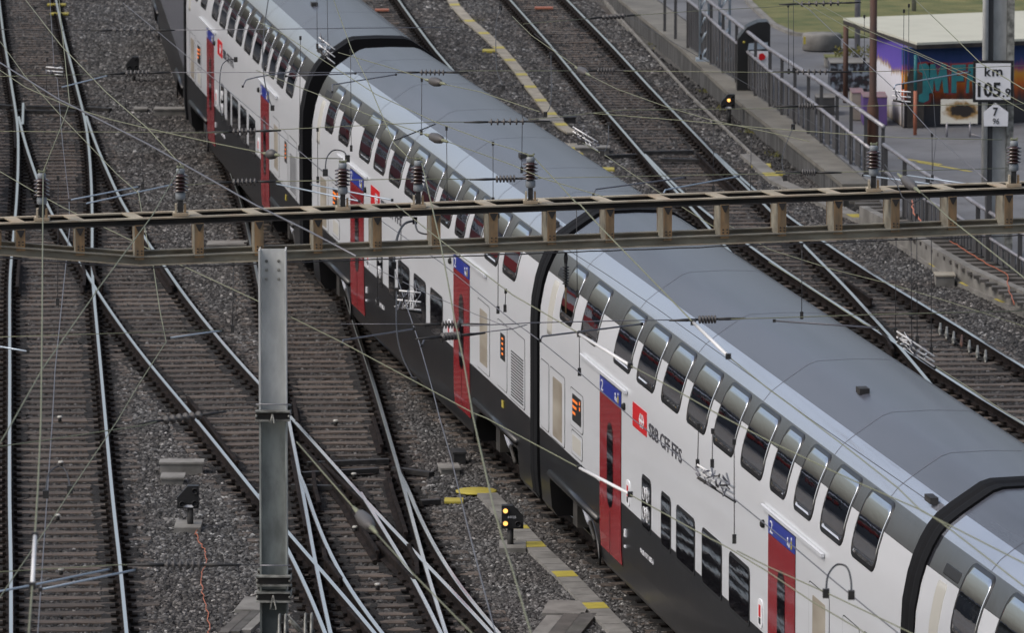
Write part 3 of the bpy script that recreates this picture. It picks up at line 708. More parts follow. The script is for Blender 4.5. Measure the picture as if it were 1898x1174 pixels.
    # upper windows
    for (a, c) in UPW:
        if dark: break
        b = MB('frame'); panel(b, a, c, 3.23, 4.0, .006, 0, .15); w_ = b.build('upper_window', root)
        b = MB('glass'); panel(b, a + .055, c - .055, 3.29, 3.955, .010, 0, .12, thick=.003); b.build('pane', w_)
        b = MB('frame'); panel(b, a, c, 3.23, 4.0, .006, 0, .15, side=1); w_ = b.build('upper_window', root)
        b = MB('glass'); panel(b, a + .055, c - .055, 3.29, 3.955, .010, 0, .12, side=1, thick=.003); b.build('pane', w_)
    for (a, c) in LOW:
        if dark: break
        for sd in (-1, 1):
            b = MB('frame'); panel(b, a, c, 1.36, 2.10, .006, 0, .11, side=sd); w_ = b.build('lower_window', root)
            b = MB('glass_low'); panel(b, a + .05, c - .05, 1.41, 2.05, .010, 0, .08, side=sd, thick=.003); b.build('pane', w_)
    # doors
    for di, (a, c) in enumerate((D_A, D_B)):
        if dark: break
        for sd in (-1, 1):
            b = MB('red'); panel(b, a, c, .60, 2.72, .008, 0, .02, side=sd, thick=.006, nz=10); dr = b.build('door', root)
            b = MB('frame'); panel(b, a - .02, c + .02, .58, 2.95, .004, 0, .02, side=sd, thick=.003); b.build('door_seal', dr)
            b = MB('glass_low'); mc_ = (a + c) / 2; panel(b, mc_ - .23, mc_ + .23, 1.25, 2.40, .012, 0, .2, side=sd, thick=.003); b.build('door_window', dr)
            b = MB('frame'); b.box((mc_, sd * 1.4095, .92), (.012, .003, .60)); b.build('leaf_gap', dr)
            b = MB('blue'); panel(b, a, c, 2.725, 2.93, .008, 0, .02, side=sd, thick=.006); bp_ = b.build('class_panel', root)
            if sd < 0:
                text_obj('numeral', '2', (a + .12, -1.412, 2.75), (1, 0, 0), (0, 0, 1), .15, 'sign_white', .17, bp_)
                q = MB('sign_white', 'yellow', 'black')
                q.lathe((c - .42, -1.409, 2.84), [(.028, 0), (.028, .004)], 8, 0, (0, -1, 0)); q.box((c - .42, -1.411, 2.79), (.05, .004, .05), 0); q.box((c - .33, -1.411, 2.78), (.06, .004, .05), 0)
                q.box((c - .2, -1.411, 2.80), (.07, .004, .09), 1); q.lathe((c - .2, -1.409, 2.87), [(.025, 0), (.025, .004)], 8, 0, (0, -1, 0)); q.build('pictogram', bp_)
            # push-button pod beside each door
            xb = c + .42 if di == 0 else a - .62
            b = MB('sign_white'); panel(b, xb, xb + .28, 1.50, 1.84, .012, 0, .08, side=sd); bb = b.build('button_box', root)
            b = MB('logo_red', 'black'); b.box((xb + .14, sd * 1.415, 1.70), (.10, .006, .14), 0); b.box((xb + .14, sd * 1.415, 1.58), (.10, .006, .07), 1); b.build('button', bb)
            b = MB('under'); b.lathe((c + .28 if di == 0 else a - .3, sd * 1.398, 2.78), [(.05, 0), (.05, .03), (.03, .05)], 8, 0, (0, sd, 0)); b.build('door_speaker', root)
    # service panels at both ends
    def fr_panel(name, a, c, z0, z1, inner=None, r=.07):
        b = MB('frame'); panel(b, a - .02, c + .02, z0 - .012, z1 + .012, .003, 0, r); o_ = b.build(name, root)
        b = MB('white'); panel(b, a, c, z0, z1, .006, 0, r); b.build('panel', o_)
        if inner:
            b = MB(inner[0]); panel(b, *inner[1:], .009, 0, .03); b.build('inset', o_)
        return o_
    if not dark:
        fr_panel('service_panel', X0 + .12, 1.12, 1.5, 2.46)
        fr_panel('service_panel', 1.24, 2.5, 1.48, 2.46, ('beige', 1.5, 2.3, 1.52, 2.36))
        dsp = fr_panel('display_panel', 3.0, 4.05, 1.9, 2.42, ('sign_black', 3.18, 3.92, 1.98, 2.36))
        q = MB('led')
        for row_ in range(3):
            x = 3.26
            while x < 3.62 - .08 * row_:
                q.box((x, -1.4125, 2.27 - row_ * .085), (.045, .004, .036), 0); x += .085
        q.box((3.82, -1.4125, 2.30), (.05, .004, .05)); q.box((3.82, -1.4125, 2.22), (.05, .004, .05)); q.build('display_text', dsp)
        fr_panel('service_panel', 3.1, 4.0, 1.52, 1.84, ('beige2', 3.2, 3.9, 1.57, 1.79))
        fr_panel('service_panel', 19.82, 20.98, 1.52, 2.56, ('beige', 20.05, 20.78, 1.62, 2.44))
        dsp = fr_panel('display_panel', 21.75, 22.65, 1.52, 2.5, ('sign_black', 22.05, 22.5, 1.95, 2.34))
        q = MB('led')
        for row_ in range(4): q.box((22.27, -1.4125, 2.27 - row_ * .075), (.12, .004, .028), 0)
        q.build('display_text', dsp)
        gl = fr_panel('louvre_panel', 22.9, 24.3, 1.5, 2.52)
        q = MB('sign_black'); 
        for i in range(16): q.box((23.65, -1.411, 1.56 + i * .043), (1.1, .006, .016), 0)
        q.build('louvre', gl)
        # tall shallow recess at the upper deck end, black unit number plate
        b = MB('beige2'); panel(b, .95, 1.35, 2.9, 3.66, .006, 0, .05); b.build('end_recess', root)
        b = MB('sign_black'); panel(b, 1.0, 1.7, 3.73, 3.84, .005, 0, .02); b.build('unit_plate', root)
        # logo: red field with the white double-arrow cross, and lettering
        b = MB('logo_red'); panel(b, 8.02, 9.08, 2.62, 2.94, .006, 0, .01); lg = b.build('logo', root)
        q = MB('sign_white'); cx, cz = 8.72, 2.78; yy = -1.409
        def poly(pts): q.prism([(cx + x * 1.9, yy, cz + z) for x, z in pts], (0, -.003, 0))
        poly([(-.10, .015), (-.055, .085), (-.03, .085), (-.06, .03), (.06, .03), (.03, .085), (.055, .085), (.10, .015)][:4] + [(-.06, .015)])
        for sx_ in (-1, 1):
            poly([(sx_ * .10, 0), (sx_ * .055, .09), (sx_ * .03, .09), (sx_ * .065, .012), (sx_ * .065, -.012), (sx_ * .03, -.09), (sx_ * .055, -.09)])
        q.box((cx, yy - .002, cz), (.24, .003, .03)); q.box((cx, yy - .003, cz), (.045, .003, .17)); q.build('emblem', lg)
        for i_, w__ in enumerate(('SBB', 'CFF', 'FFS')): text_obj('lettering', w__, (9.25 + i_ * .84, -1.406, 2.66), (1, 0, 0), (0, 0, 1), .185, 'text', .70, root, .012)
        text_obj('unit_number', '94 85 0 511 003-6', (8.6, -1.402, 1.02), (1, 0, 0), (0, 0, 1), .07, 'sign_white', 1.0, root, .01)
        # bicycle pictogram on the first lower window
        q = MB('sign_white')
        for x_, z0_ in ((8.93, 1.60), (9.21, 1.60), (8.93, 1.86), (9.21, 1.86)):
            r_ = .085; q.tube([(x_ + r_ * math.cos(t_ * math.pi / 6), -1.416, z0_ + r_ * math.sin(t_ * math.pi / 6)) for t_ in range(13)], .006, 4)
        for z0_ in (1.60, 1.86): q.tube([(8.93, -1.416, z0_), (9.0, -1.416, z0_ + .08), (9.15, -1.416, z0_ + .08), (9.07, -1.416, z0_), (9.0, -1.416, z0_ + .08)], .008, 4); q.tube([(9.21, -1.416, z0_), (9.14, -1.416, z0_ + .11)], .008, 4)
        q.build('bicycle_pictogram', root)
        b = MB('sign_white', 'beige2'); b.box((7.5, -1.41, 1.1), (.10, .02, .10)); b.box((7.5, -1.41, .92), (.10, .02, .03)); b.build('marker_plate', root)
        b = MB('yellow'); b.box((22.3, -1.41, 1.30), (.16, .012, .10)); b.build('hazard_plate', root)
    # bogies
    for xc in (3.2, 21.5):
        b = MB('bogie'); 
        for sd in (-1, 1):
            b.beam((xc - 1.9, sd * 1.0, .62), (xc + 1.9, sd * 1.0, .62), .16, .20); b.box((xc, sd * 1.02, .78), (.7, .3, .30))
            for dx in (-1.25, 1.25): b.box((xc + dx, sd * 1.06, .46), (.36, .2, .34))
        b.box((xc, 0, .6), (.8, 2.0, .25)); bo = b.build('bogie', root)
        for dx in (-1.25, 1.25):
            b = MB('bogie', 'railtop')
            for sd in (-1, 1): b.lathe((xc + dx, sd * .69, .46), [(.05, 0), (.40, .005), (.455, .01), (.455, .10), (.40, .12), (.1, .12)], 24, 0, (0, sd, 0))
            b.lathe((xc + dx, -.69, .46), [(.08, 0), (.08, 1.38)], 10, 0, (0, 1, 0)); b.build('wheelset', bo)
        b = MB('damper', 'bogie')
        b.tube([(xc - .2, -1.22, .78), (xc + .35, -1.22, .60)], .045, 8, 0); b.tube([(xc + .3, -1.22, .62), (xc + .8, -1.22, .42)], .03, 6, 1); b.build('damper', bo)
    b = MB('under'); b.box((12.35, 0, .62), (13.6, 2.4, .6)); b.box((.75, 0, .62), (.7, 2.3, .55)); b.box((24.25, 0, .62), (1.1, 2.3, .55)); b.build('underframe', root)
    # roof fittings
    b = MB('darksteel', 'band'); b.box((18.2, -.45, 4.52), (.22, .12, .07)); b.box((24.4, -.98, 4.23), (.3, .09, .07), 0); b.build('roof_fitting', root)
    # gangway bellows at the near end
    def gang():
        b = MB('rubber')
        o1 = [(u * 1.012, z if z < 3 else z + .03) for u, z in FULL if z >= .4]; x0, x1 = X1 - .01, 25.2 + X0 + .01
        nf = 6
        ring = []
        for i in range(nf + 1):
            x = x0 + (x1 - x0) * i / nf
            k = 1.0 if i in (0, 1, nf - 1, nf) else (.992 if i % 2 else 1.0)
            ring.append([(x, u * k, 2.3 + (z - 2.3) * k) for u, z in o1])
        m = len(o1)
        for i in range(nf):
            for j in range(m - 1): b.add([ring[i][j], ring[i + 1][j], ring[i + 1][j + 1], ring[i][j + 1]], [(0, 1, 2, 3)], 0, False)
        for i in (0, nf): 
            inn = [(x, u * .86, 2.3 + (z - 2.3) * .9) for x, u, z in ring[i]]
            for j in range(m - 1): b.add([ring[i][j], ring[i][j + 1], inn[j + 1], inn[j]], [(0, 1, 2, 3)])
        return b.build('gangway_bellows', root)
    gang()
    return root
car = carriage('white double deck carriage with red logo in clear view, second from the camera')
def put(o, a, c):
    d = (c - a).normalized(); o.location = (a.x, a.y, 0); o.rotation_euler = (0, 0, math.atan2(d.y, d.x))
put(car, K[1], K[2])
for (a, c, lb) in ((2, 3, 'nearest double deck carriage, cut off by the bottom right corner of the photo'), (0, 1, 'white double deck carriage crossing behind the steel gantry beam, third from the camera'),
                   (-1, 0, 'white double deck carriage beyond the gantry, its upper windows reflecting red, fourth from the camera'),
                   (-2, -1, 'dark grey carriage at the far end of the train, at the top edge left')):
    if a == -2:
        M['white_'] = M['white']; M['white'] = mat('dark_grey_stock_paint', (.10, .105, .125), .4, coat=.2, dirt=(.15, .15, .165), dscale=1.5, damt=.5); o = carriage(lb, True); M['white'] = M['white_']
    else: o = copytree(car)
    o['label'] = lb; put(o, K[a], K[c])

# ------------------------------------------------------------------ gantry beam on its steel post
ZB = 8.0
def gp(px, py, z=ZB): return G(px, py, z)
bl = gp(-60, 415.1); br = gp(1960, 344.0)
bd = (br - bl).normalized(); bn = Vector((-bd.y, bd.x, 0))     # bn points away from the camera
def bat(px, back=0.0):                                          # point on the beam's front line above image column px
    y0 = 413.0 - .0352 * px; p = gp(px, y0)
    k = (p - bl).dot(bd); return bl + bd * k + bn * back
GA = thing('gantry_beam', 'weathered rusty steel ladder beam spanning the tracks, carrying the insulators', 'gantry beam', (bat(505).x, bat(505).y, ZB - .5))
DEP = .46
def zc(px): # height of the lower chord's top edge
    return 7.615 + (.155 * (256 - px) / 256 if px < 256 else .0) 
b = MB('trusspale', 'trussdark')
L_ = (br - bl).length
for bk in (0, DEP):
    o = bl + bn * bk
    b.beam(o + Vector((0, 0, -.008)), o + bd * L_ + Vector((0, 0, -.008)), .075, .014, 0)
    b.beam(o + bn * .03 + Vector((0, 0, -.04)), o + bn * .03 + bd * L_ + Vector((0, 0, -.04)), .012, .05, 1)  # web and lower flange dark: shade under the top flange painted in
    b.beam(o + Vector((0, 0, -.071)), o + bd * L_ + Vector((0, 0, -.071)), .075, .010, 1)
b.build('top_chord', GA)
b = MB('trussolive', 'trusspale')
for bk in (0, DEP):
    pa, pb, pc = bat(-60, bk), bat(256, bk), bat(1960, bk)
    for a, c, za, zb_ in ((pa, pb, zc(-60), zc(256)), (pb, pc, zc(256), zc(1960))):
        a = Vector((a.x, a.y, 0)); c = Vector((c.x, c.y, 0))
        b.beam(a + Vector((0, 0, za - .042)), c + Vector((0, 0, zb_ - .042)), .016, .07, 0)
        b.beam(a - bn * .03 + Vector((0, 0, za)), c - bn * .03 + Vector((0, 0, zb_)), .07, .012, 0)
        b.beam(a - bn * .035 + Vector((0, 0, za - .083)), c - bn * .035 + Vector((0, 0, zb_ - .083)), .08, .010, 1)
b.build('bottom_chord', GA)
VX = [-8, 36, 146, 256, 367, 478, 587, 697, 806, 912, 1020, 1128, 1235, 1341, 1447, 1551, 1657, 1763, 1867]
for px in VX:
    b = MB('trussrust', 'trussolive')
    for bk, w_, dx in ((-.045, .09, 0), (DEP + .012, .07, .09)):
        p = bat(px, bk) + bd * dx; z0 = zc(px) - (.03 if bk < 0 else .0); z1 = ZB - .07
        b.box((p.x, p.y, (z0 + z1) / 2), (w_, .012, z1 - z0), 0, rz=math.atan2(bd.y, bd.x))
        if bk < 0:
            a_ = p - bd * .046; c_ = bat(px, DEP) + bd * .055; b.prism([Vector((a_.x, a_.y, z0)), Vector((c_.x, c_.y, z0)), Vector((c_.x, c_.y, z1)), Vector((a_.x, a_.y, z1))], bd * .008, 1)
    b.build('upright', GA)
    b = MB('trussdark'); p = bat(px, -.060); zt2 = ZB - .075; b.prism([p * 1 - bd * .042 + Vector((0, 0, zt2 - p.z)), p + bd * .042 + Vector((0, 0, zt2 - p.z)), p + bd * .006 + Vector((0, 0, zt2 - .075 - p.z)), p - bd * .008 + Vector((0, 0, zt2 - .07 - p.z))], bn * .006); b.build('soot_stain', GA)  # dark triangle standing for the sooty V stain atop each upright
    b = MB('trussdark')
    for zz_ in (.03, .06): b.lathe((p.x - .02, p.y + .006, zc(px) + zz_), [(.009, 0), (.009, .008)], 6, 0, (0, -1, 0)); b.lathe((p.x + .02, p.y + .006, zc(px) + zz_), [(.009, 0), (.009, .008)], 6, 0, (0, -1, 0))
    o_ = b.build('bolts', GA)
    b = MB('trusspale'); p = bat(px, DEP / 2)
    b.box((p.x, p.y, ZB - .006), (.12, DEP - .08, .012), rz=math.atan2(bd.y, bd.x)); b.build('cross_batten', GA)
b = MB('wiredark'); pts = []
for i in range(60):
    px = -50 + i * 33.5; p = bat(px, -.10); pts.append(Vector((p.x, p.y, zc(px) - .10 - .008 * abs(math.sin(i * 1.3)))))
b.tube(pts, .007, 5); b.build('clipped_cable', GA)

pt_ = gp(505, 464, zc(505) - .095)
pt_ = Q(505, 462, bat(505).y - .25) + Vector((0, .25, 0)); PO = thing('steel_post', 'grey galvanised steel H-section post carrying the gantry beam, with bolted bracket collars', 'post', (pt_.x, pt_.y, GZ))
pw = .275; ph = pt_.z - GZ; prz = math.atan2(bd.y, bd.x)
b = MB('galv', 'postmid', 'postlow')
cx_, cy_ = pt_.x, pt_.y - .22
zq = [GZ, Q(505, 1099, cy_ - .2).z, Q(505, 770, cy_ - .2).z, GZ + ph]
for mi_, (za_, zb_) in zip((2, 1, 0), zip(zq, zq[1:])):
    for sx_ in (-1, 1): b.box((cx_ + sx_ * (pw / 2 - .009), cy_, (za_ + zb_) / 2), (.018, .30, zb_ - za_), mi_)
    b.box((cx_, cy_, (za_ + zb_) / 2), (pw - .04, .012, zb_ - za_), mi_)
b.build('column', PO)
b = MB('galvedge')
for sx_ in (-1, 1):
    for i in range(3): b.lathe((cx_ + sx_ * .06, cy_ - .006, GZ + ph - .12 - i * .09), [(.016, 0), (.016, .014), (.010, .018)], 6, 0, (0, -1, 0))
b.build('bolt_row', PO)
def collar(yimg, hh, k=0):
    z = Q(505, yimg, cy_ - .2).z; b = MB('galvedge', 'trussdark')
    for dz in (0, -hh): b.box((cx_, cy_ - .20, z + dz), (.345, .09, .014), 0)
    b.box((cx_, cy_ - .17, z - hh / 2), (.34, .012, hh - .015), 1)
    for dz in (0, -hh): b.box((cx_, cy_ + .20, z + dz), (.345, .09, .014), 0)
    b.box((cx_, cy_ + .17, z - hh / 2), (.34, .012, hh - .015), 1)
    for sx_ in (-1, 1): b.tube([(cx_ + sx_ * .162, cy_ - .24, z - hh / 2), (cx_ + sx_ * .162, cy_ + .24, z - hh / 2)], .012, 6, 0)
    b.build('collar', PO); return z
z1_ = collar(763, .09); z2_ = collar(1069, .09); z3_ = collar(1099, .09)
b = MB('galvedge')
b.tube([(cx_ + .0, cy_ - .26, z1_ - .02), (cx_ - .02, cy_ - .27, z1_ - .11), (cx_ + .02, cy_ - .27, z1_ - .11), (cx_, cy_ - .26, z1_ - .02)], .009, 5)
b.tube([(cx_ + .0, cy_ - .26, z3_ - .02), (cx_ - .03, cy_ - .27, z3_ - .16), (cx_ + .03, cy_ - .27, z3_ - .16), (cx_, cy_ - .26, z3_ - .02)], .008, 5)
b.build('shackle', PO)
b = MB('rail_steel')
for yi in (752, 1051): 
    z = Q(505, yi, cy_ - .17).z; b.tube([(cx_ - .17, cy_ - .165, z + .01), (cx_ + .17, cy_ - .165, z + .01)], .006, 5)
b.build('strap', PO)
# belt weights' pulleys at the foot of the picture
def pulley(px, py, Y, r, label):
    p = Q(px, py, Y); t = thing('pulley', label, 'pulley', (p.x, p.y, p.z - r), group='pulleys of the tensioning gear')
    b = MB('galvedge')
    for dx in (-.03, .03):
        c = Vector((p.x + dx, p.y, p.z))
        ringp = [c + Vector((0, r * math.cos(a * math.pi / 10), r * math.sin(a * math.pi / 10))) for a in range(21)]
        b.tube(ringp, .012, 6)
    b.build('rim', t); b = MB('darksteel')
    for a in range(4):
        an = a * math.pi / 4; b.beam(p + Vector((0, r * math.cos(an), r * math.sin(an))), p - Vector((0, r * math.cos(an), r * math.sin(an))), .02, .015)
    b.tube([p + Vector((-.06, 0, 0)), p + Vector((.06, 0, 0))], .03, 8); b.build('spoke_wheel', t)
pulley(524, 1176, 67.2, .19, 'grey pulley wheel beside the steel post foot, left one of two')
pulley(572, 1174, 67.2, .19, 'grey pulley wheel right of the post, right one of two')
b = MB('galvedge'); b.tube([Q(531, 1140, 67.3), Q(552, 1162, 67.3), Q(570, 1190, 67.3)], .014, 6); b.tube([Q(536, 1150, 67.4), Q(556, 1172, 67.4)], .02, 6)
tag(b.build('tension_lever', origin=Q(552, 1162, 67.3)), 'short bent grey lever linking the two pulleys at the bottom edge', 'lever')

# ------------------------------------------------------------------ insulators
def post_insulator(px, ytop, ybot, label, bracket=True, hanging=False):
    base = bat(px, .05); k = F / (base.y)
    h = .47
    t = thing('post_insulator', label, 'insulator', (base.x, base.y, ZB), group='brown ribbed insulators standing on the gantry beam')
    b = MB('trusspale', 'darksteel', 'trussrust')
    b.box((base.x, base.y, ZB + .02), (.15, .16, .03), 0); b.box((base.x - .045, base.y, ZB + .07), (.02, .1, .10), 0); b.box((base.x + .045, base.y, ZB + .07), (.02, .1, .10), 2)
    b.box((base.x, base.y, ZB + .10), (.05, .06, .16), 1); b.build('bracket', t)
    b = MB('cap'); b.lathe((base.x, base.y, ZB + .16), [(.035, 0), (.05, .01), (.05, .07), (.035, .08)], 14); b.lathe((base.x, base.y, ZB + .415), [(.034, 0), (.042, .01), (.042, .05), (.03, .06)], 14); b.build('cap', t)
    b = MB('porc'); pr = [(.036, .0)]
    for i in range(5):
        z = .012 + i * .036; pr += [(.042, z), (.078, z + .004), (.080, z + .010), (.05, z + .022), (.040, z + .030)]
    pr += [(.036, .185)]
    b.lathe((base.x, base.y, ZB + .235), pr, 20); b.build('ribbed_body', t)
    b = MB('wiregreen', 'darksteel'); b.box((base.x, base.y, ZB + .485), (.07, .03, .022), 0); b.tube([(base.x - .035, base.y, ZB + .50), (base.x, base.y, ZB + .475), (base.x + .04, base.y, ZB + .505)], .01, 5, 0)
    b.box((base.x, base.y, ZB + .475), (.03, .05, .02), 1); b.build('wire_clamp', t)
    return Vector((base.x, base.y, ZB + .50))
INS = {}
for px, lb in ((80, 'brown insulator at the left end of the gantry beam, above the leftmost track'), (337, 'brown insulator on the gantry beam over the gravel left of the train'),
               (638, 'brown insulator on the gantry beam in front of a blue door panel'), (778, 'brown insulator on the gantry beam in front of upper deck windows'),
               (986, 'brown insulator on the gantry beam in front of the grey train roof'), (1622, 'dark insulator on the gantry beam in front of the rusty pole'),
               (1882, 'brown insulator at the right end of the gantry beam beside the concrete mast')):
    INS[px] = post_insulator(px, 0, 0, lb)
p = bat(1050, .02); t = thing('hanging_insulator', 'black ribbed rod insulator hanging under the gantry beam before the first upper window', 'insulator', (p.x, p.y, 7.1))
b = MB('frame'); zt = zc(1050) - .12; pr = [(.012, 0)]
for i in range(7): pr += [(.014, .03 + i * .028), (.036, .036 + i * .028), (.036, .042 + i * .028), (.014, .05 + i * .028)]
pr += [(.018, .26), (.022, .30), (.012, .36)]
b.lathe((p.x, p.y, zt - .36), pr, 12); b.build('ribbed_body', t)
b = MB('trussrust'); b.tube([(p.x, p.y, zt - .36), (p.x, p.y, zt - .62)], [.014, .008], 6); b.build('rod', t)

# ------------------------------------------------------------------ overhead wires
def wire(pts, m, label, r=.008, z=6.2, name='overhead_wire', cat='wire', group=None, sag=0):
    if isinstance(z, (int, float)): zs = [z] * len(pts)
    else: zs = z
    P = [G(a, b_, zz) if not isinstance(a, Vector) else a for (a, b_), zz in zip(pts, zs)]
    b = MB(m); b.tube(P, r * .64, 6)
    o = b.build(name, origin=P[0].lerp(P[-1], .5)); tag(o, label, cat, group); return P
def strain_insulator(px0, px1, py0, py1, z, label, n=6, m='porcgrey', dark=True):
    a = G(px0, py0, z); c = G(px1, py1, z); d = (c - a); L = d.length; d.normalize()
    t = thing('strain_insulator', label, 'insulator', tuple(a.lerp(c, .5)), group='ribbed rod insulators in the span wires')
    rr = max(.022, .32 * L / 4)
    rr = .042
    b = MB(m)
    pr = [(.012, 0)]; 
    for i in range(n):
        s = (i + .5) / n * L; pr += [(.014, s - .012), (rr, s - .006), (rr, s + .006), (.014, s + .012)]
    pr += [(.012, L)]
    b.lathe(a, pr, 10, 0, d); b.build('ribbed_body', t)
    b = MB('darksteel'); b.tube([a - d * .30, a - d * .12, a], [.008, .017, .013], 6); b.build('end_fitting', t); b = MB('darksteel'); b.tube([c, c + d * .12, c + d * .30], [.013, .017, .008], 6); b.build('end_fitting', t)
SP = 'thin patinated span wire '
Z7 = 7.2
for pts, m, lb, r_ in (
  ([(-30, 54), (208, 56)], 'wiredark', 'thin dark span wire crossing the leftmost track near the top edge', .008),
  ([(285, 56), (830, 50)], 'wiregrey', 'thin span wire crossing the train roof near the top edge', .009),
  ([(-30, 142), (200, 137)], 'wiregreen', 'thin green span wire left of the far black shunting signal', .007),
  ([(300, 134), (775, 134)], 'wiregrey', 'thin span wire crossing the far carriage just below its logo', .008),
  ([(828, 134), (870, 131), (977, 131), (1105, 131)], 'wiregreen', 'thin green span wire between the roof and the right tracks', .007),
  ([(1140, 131), (1425, 134), (1470, 134)], 'wiregreen', 'thin green span wire passing before the ribbed railing', .007),
  ([(1540, 133), (1640, 132), (1805, 125), (1930, 120)], 'wiregreen', 'thin green span wire crossing the graffiti hut at mid height', .007),
  ([(-30, 243), (400, 246), (428, 244)], 'wiregreen', 'thin green span wire above the gantry left part', .007),
  ([(478, 242), (807, 226), (888, 226)], 'wiregreen', 'thin green span wire crossing the train over the second gangway', .008),
  ([(980, 222), (1150, 204), (1425, 201), (1478, 200)], 'wiregreen', 'thin green span wire from roof edge to the slab with one lamp', .007),
  ([(1512, 197), (1820, 194), (1930, 192)], 'wiregreen', 'thin green span wire crossing the burnt white board', .007),
  ([(320, 345), (429, 337)], 'wiregreen', 'short green span wire right of the second beam insulator', .007),
  ([(478, 337), (740, 332), (915, 332)], 'wiregreen', 'thin green span wire just above the beam, crossing the train side', .008),
  ([(958, 331), (1175, 327), (1425, 322), (1484, 321)], 'wiregreen', 'thin green span wire just above the beam, right of the middle', .007),
  ([(1514, 320), (1690, 316), (1868, 312)], 'wiregreen', 'thin green span wire running to the rightmost beam insulator', .007),
  ([(970, 44), (1113, 32)], 'wiregreen', 'short green span wire over the top of the right track', .007),
  ([(1160, 29), (1304, 19), (1425, 13), (1478, 8)], 'wiregreen', 'thin green span wire towards the grass at the top right', .007),
  ([(1100, 210), (1263, 223), (1425, 238), (1616, 252), (1687, 256), (1858, 259)], 'wiregreen', 'long sagging green wire crossing the railing below the hut', .008),
  ([(632, 601), (815, 601)], 'wiregrey', 'thin span wire left of the paired ribbed insulators under the beam', .007),
  ([(531, 606), (632, 604)], 'wiredark', 'short dark span wire starting right of the steel post', .006),
  ([(855, 604), (950, 601), (977, 599), (1190, 594), (1290, 593)], 'wiregrey', 'thin span wire crossing the near gangway under the beam', .009),
  ([(855, 621), (950, 610), (977, 602)], 'wiregrey', 'short wire joining the lower of the paired insulators to the span wire', .008),
  ([(1330, 592), (1425, 590), (1629, 583), (1930, 576)], 'wiregreen', 'thin span wire crossing the roof towards the far right', .008),
  ([(-30, 626), (412, 612)], 'wiregreen', 'thin green span wire crossing the three left tracks under the beam', .006),
  ([(-30, 832), (0, 828), (75, 818), (265, 789), (298, 780)], 'wiregreen', 'green span wire rising to the right above the boxed signal', .008),
  ([(-30, 1062), (0, 1061), (218, 1048), (303, 1048)], 'wiregreen', 'thin green span wire near the bottom left corner', .007),
  ([(378, 1048), (482, 1048)], 'wiredark', 'thin dark span wire ending at the steel post near the bottom', .007)):
    wire(pts, m, lb, r_, Z7 if pts[0][1] < 560 else 6.9)
for a in ((208, 285, 56, 56, 'grey ribbed insulator over the gravel at the very top'), (232, 275, 136, 135, 'ribbed insulator hanging before the far black shunting signal'), (778, 826, 134, 134, 'ribbed insulator in front of the roof by the far gangway'),
          (1107, 1138, 131, 131, 'pale ribbed insulator over the right track near the top'), (1474, 1536, 133, 133, 'dark ribbed insulator before the railing top bar'),
          (430, 476, 244, 243, 'ribbed insulator left of the far red door'), (905, 975, 226, 225, 'ribbed insulator before the grey roof edge'), (1480, 1510, 197, 197, 'small ribbed insulator in front of the lower railing'),
          (430, 476, 338, 337, 'ribbed insulator just above the gantry beam beside the far carriage skirt'), (918, 956, 332, 331, 'ribbed insulator just above the beam before the roof'), (1486, 1512, 320, 320, 'small ribbed insulator just above the beam beside the concrete slab end'),
          (1115, 1158, 32, 29, 'pale ribbed insulator at the top of the right track'), (1480, 1560, 7, 5, 'dark insulator against the grass at the top right'),
          (818, 852, 602, 602, 'upper of two dark ribbed insulators crossing a red door'), (818, 852, 625, 622, 'lower of two dark ribbed insulators crossing a red door'),
          (1294, 1328, 593, 592, 'ribbed insulator in front of the silver roof under the beam'), (302, 374, 780, 770, 'ribbed insulator left of the steel post collar'), (305, 376, 1048, 1048, 'dark thin insulator beside the orange cable')):
    strain_insulator(a[0], a[1], a[2], a[3], Z7 if a[2] < 560 else 6.9, a[4], n=6)

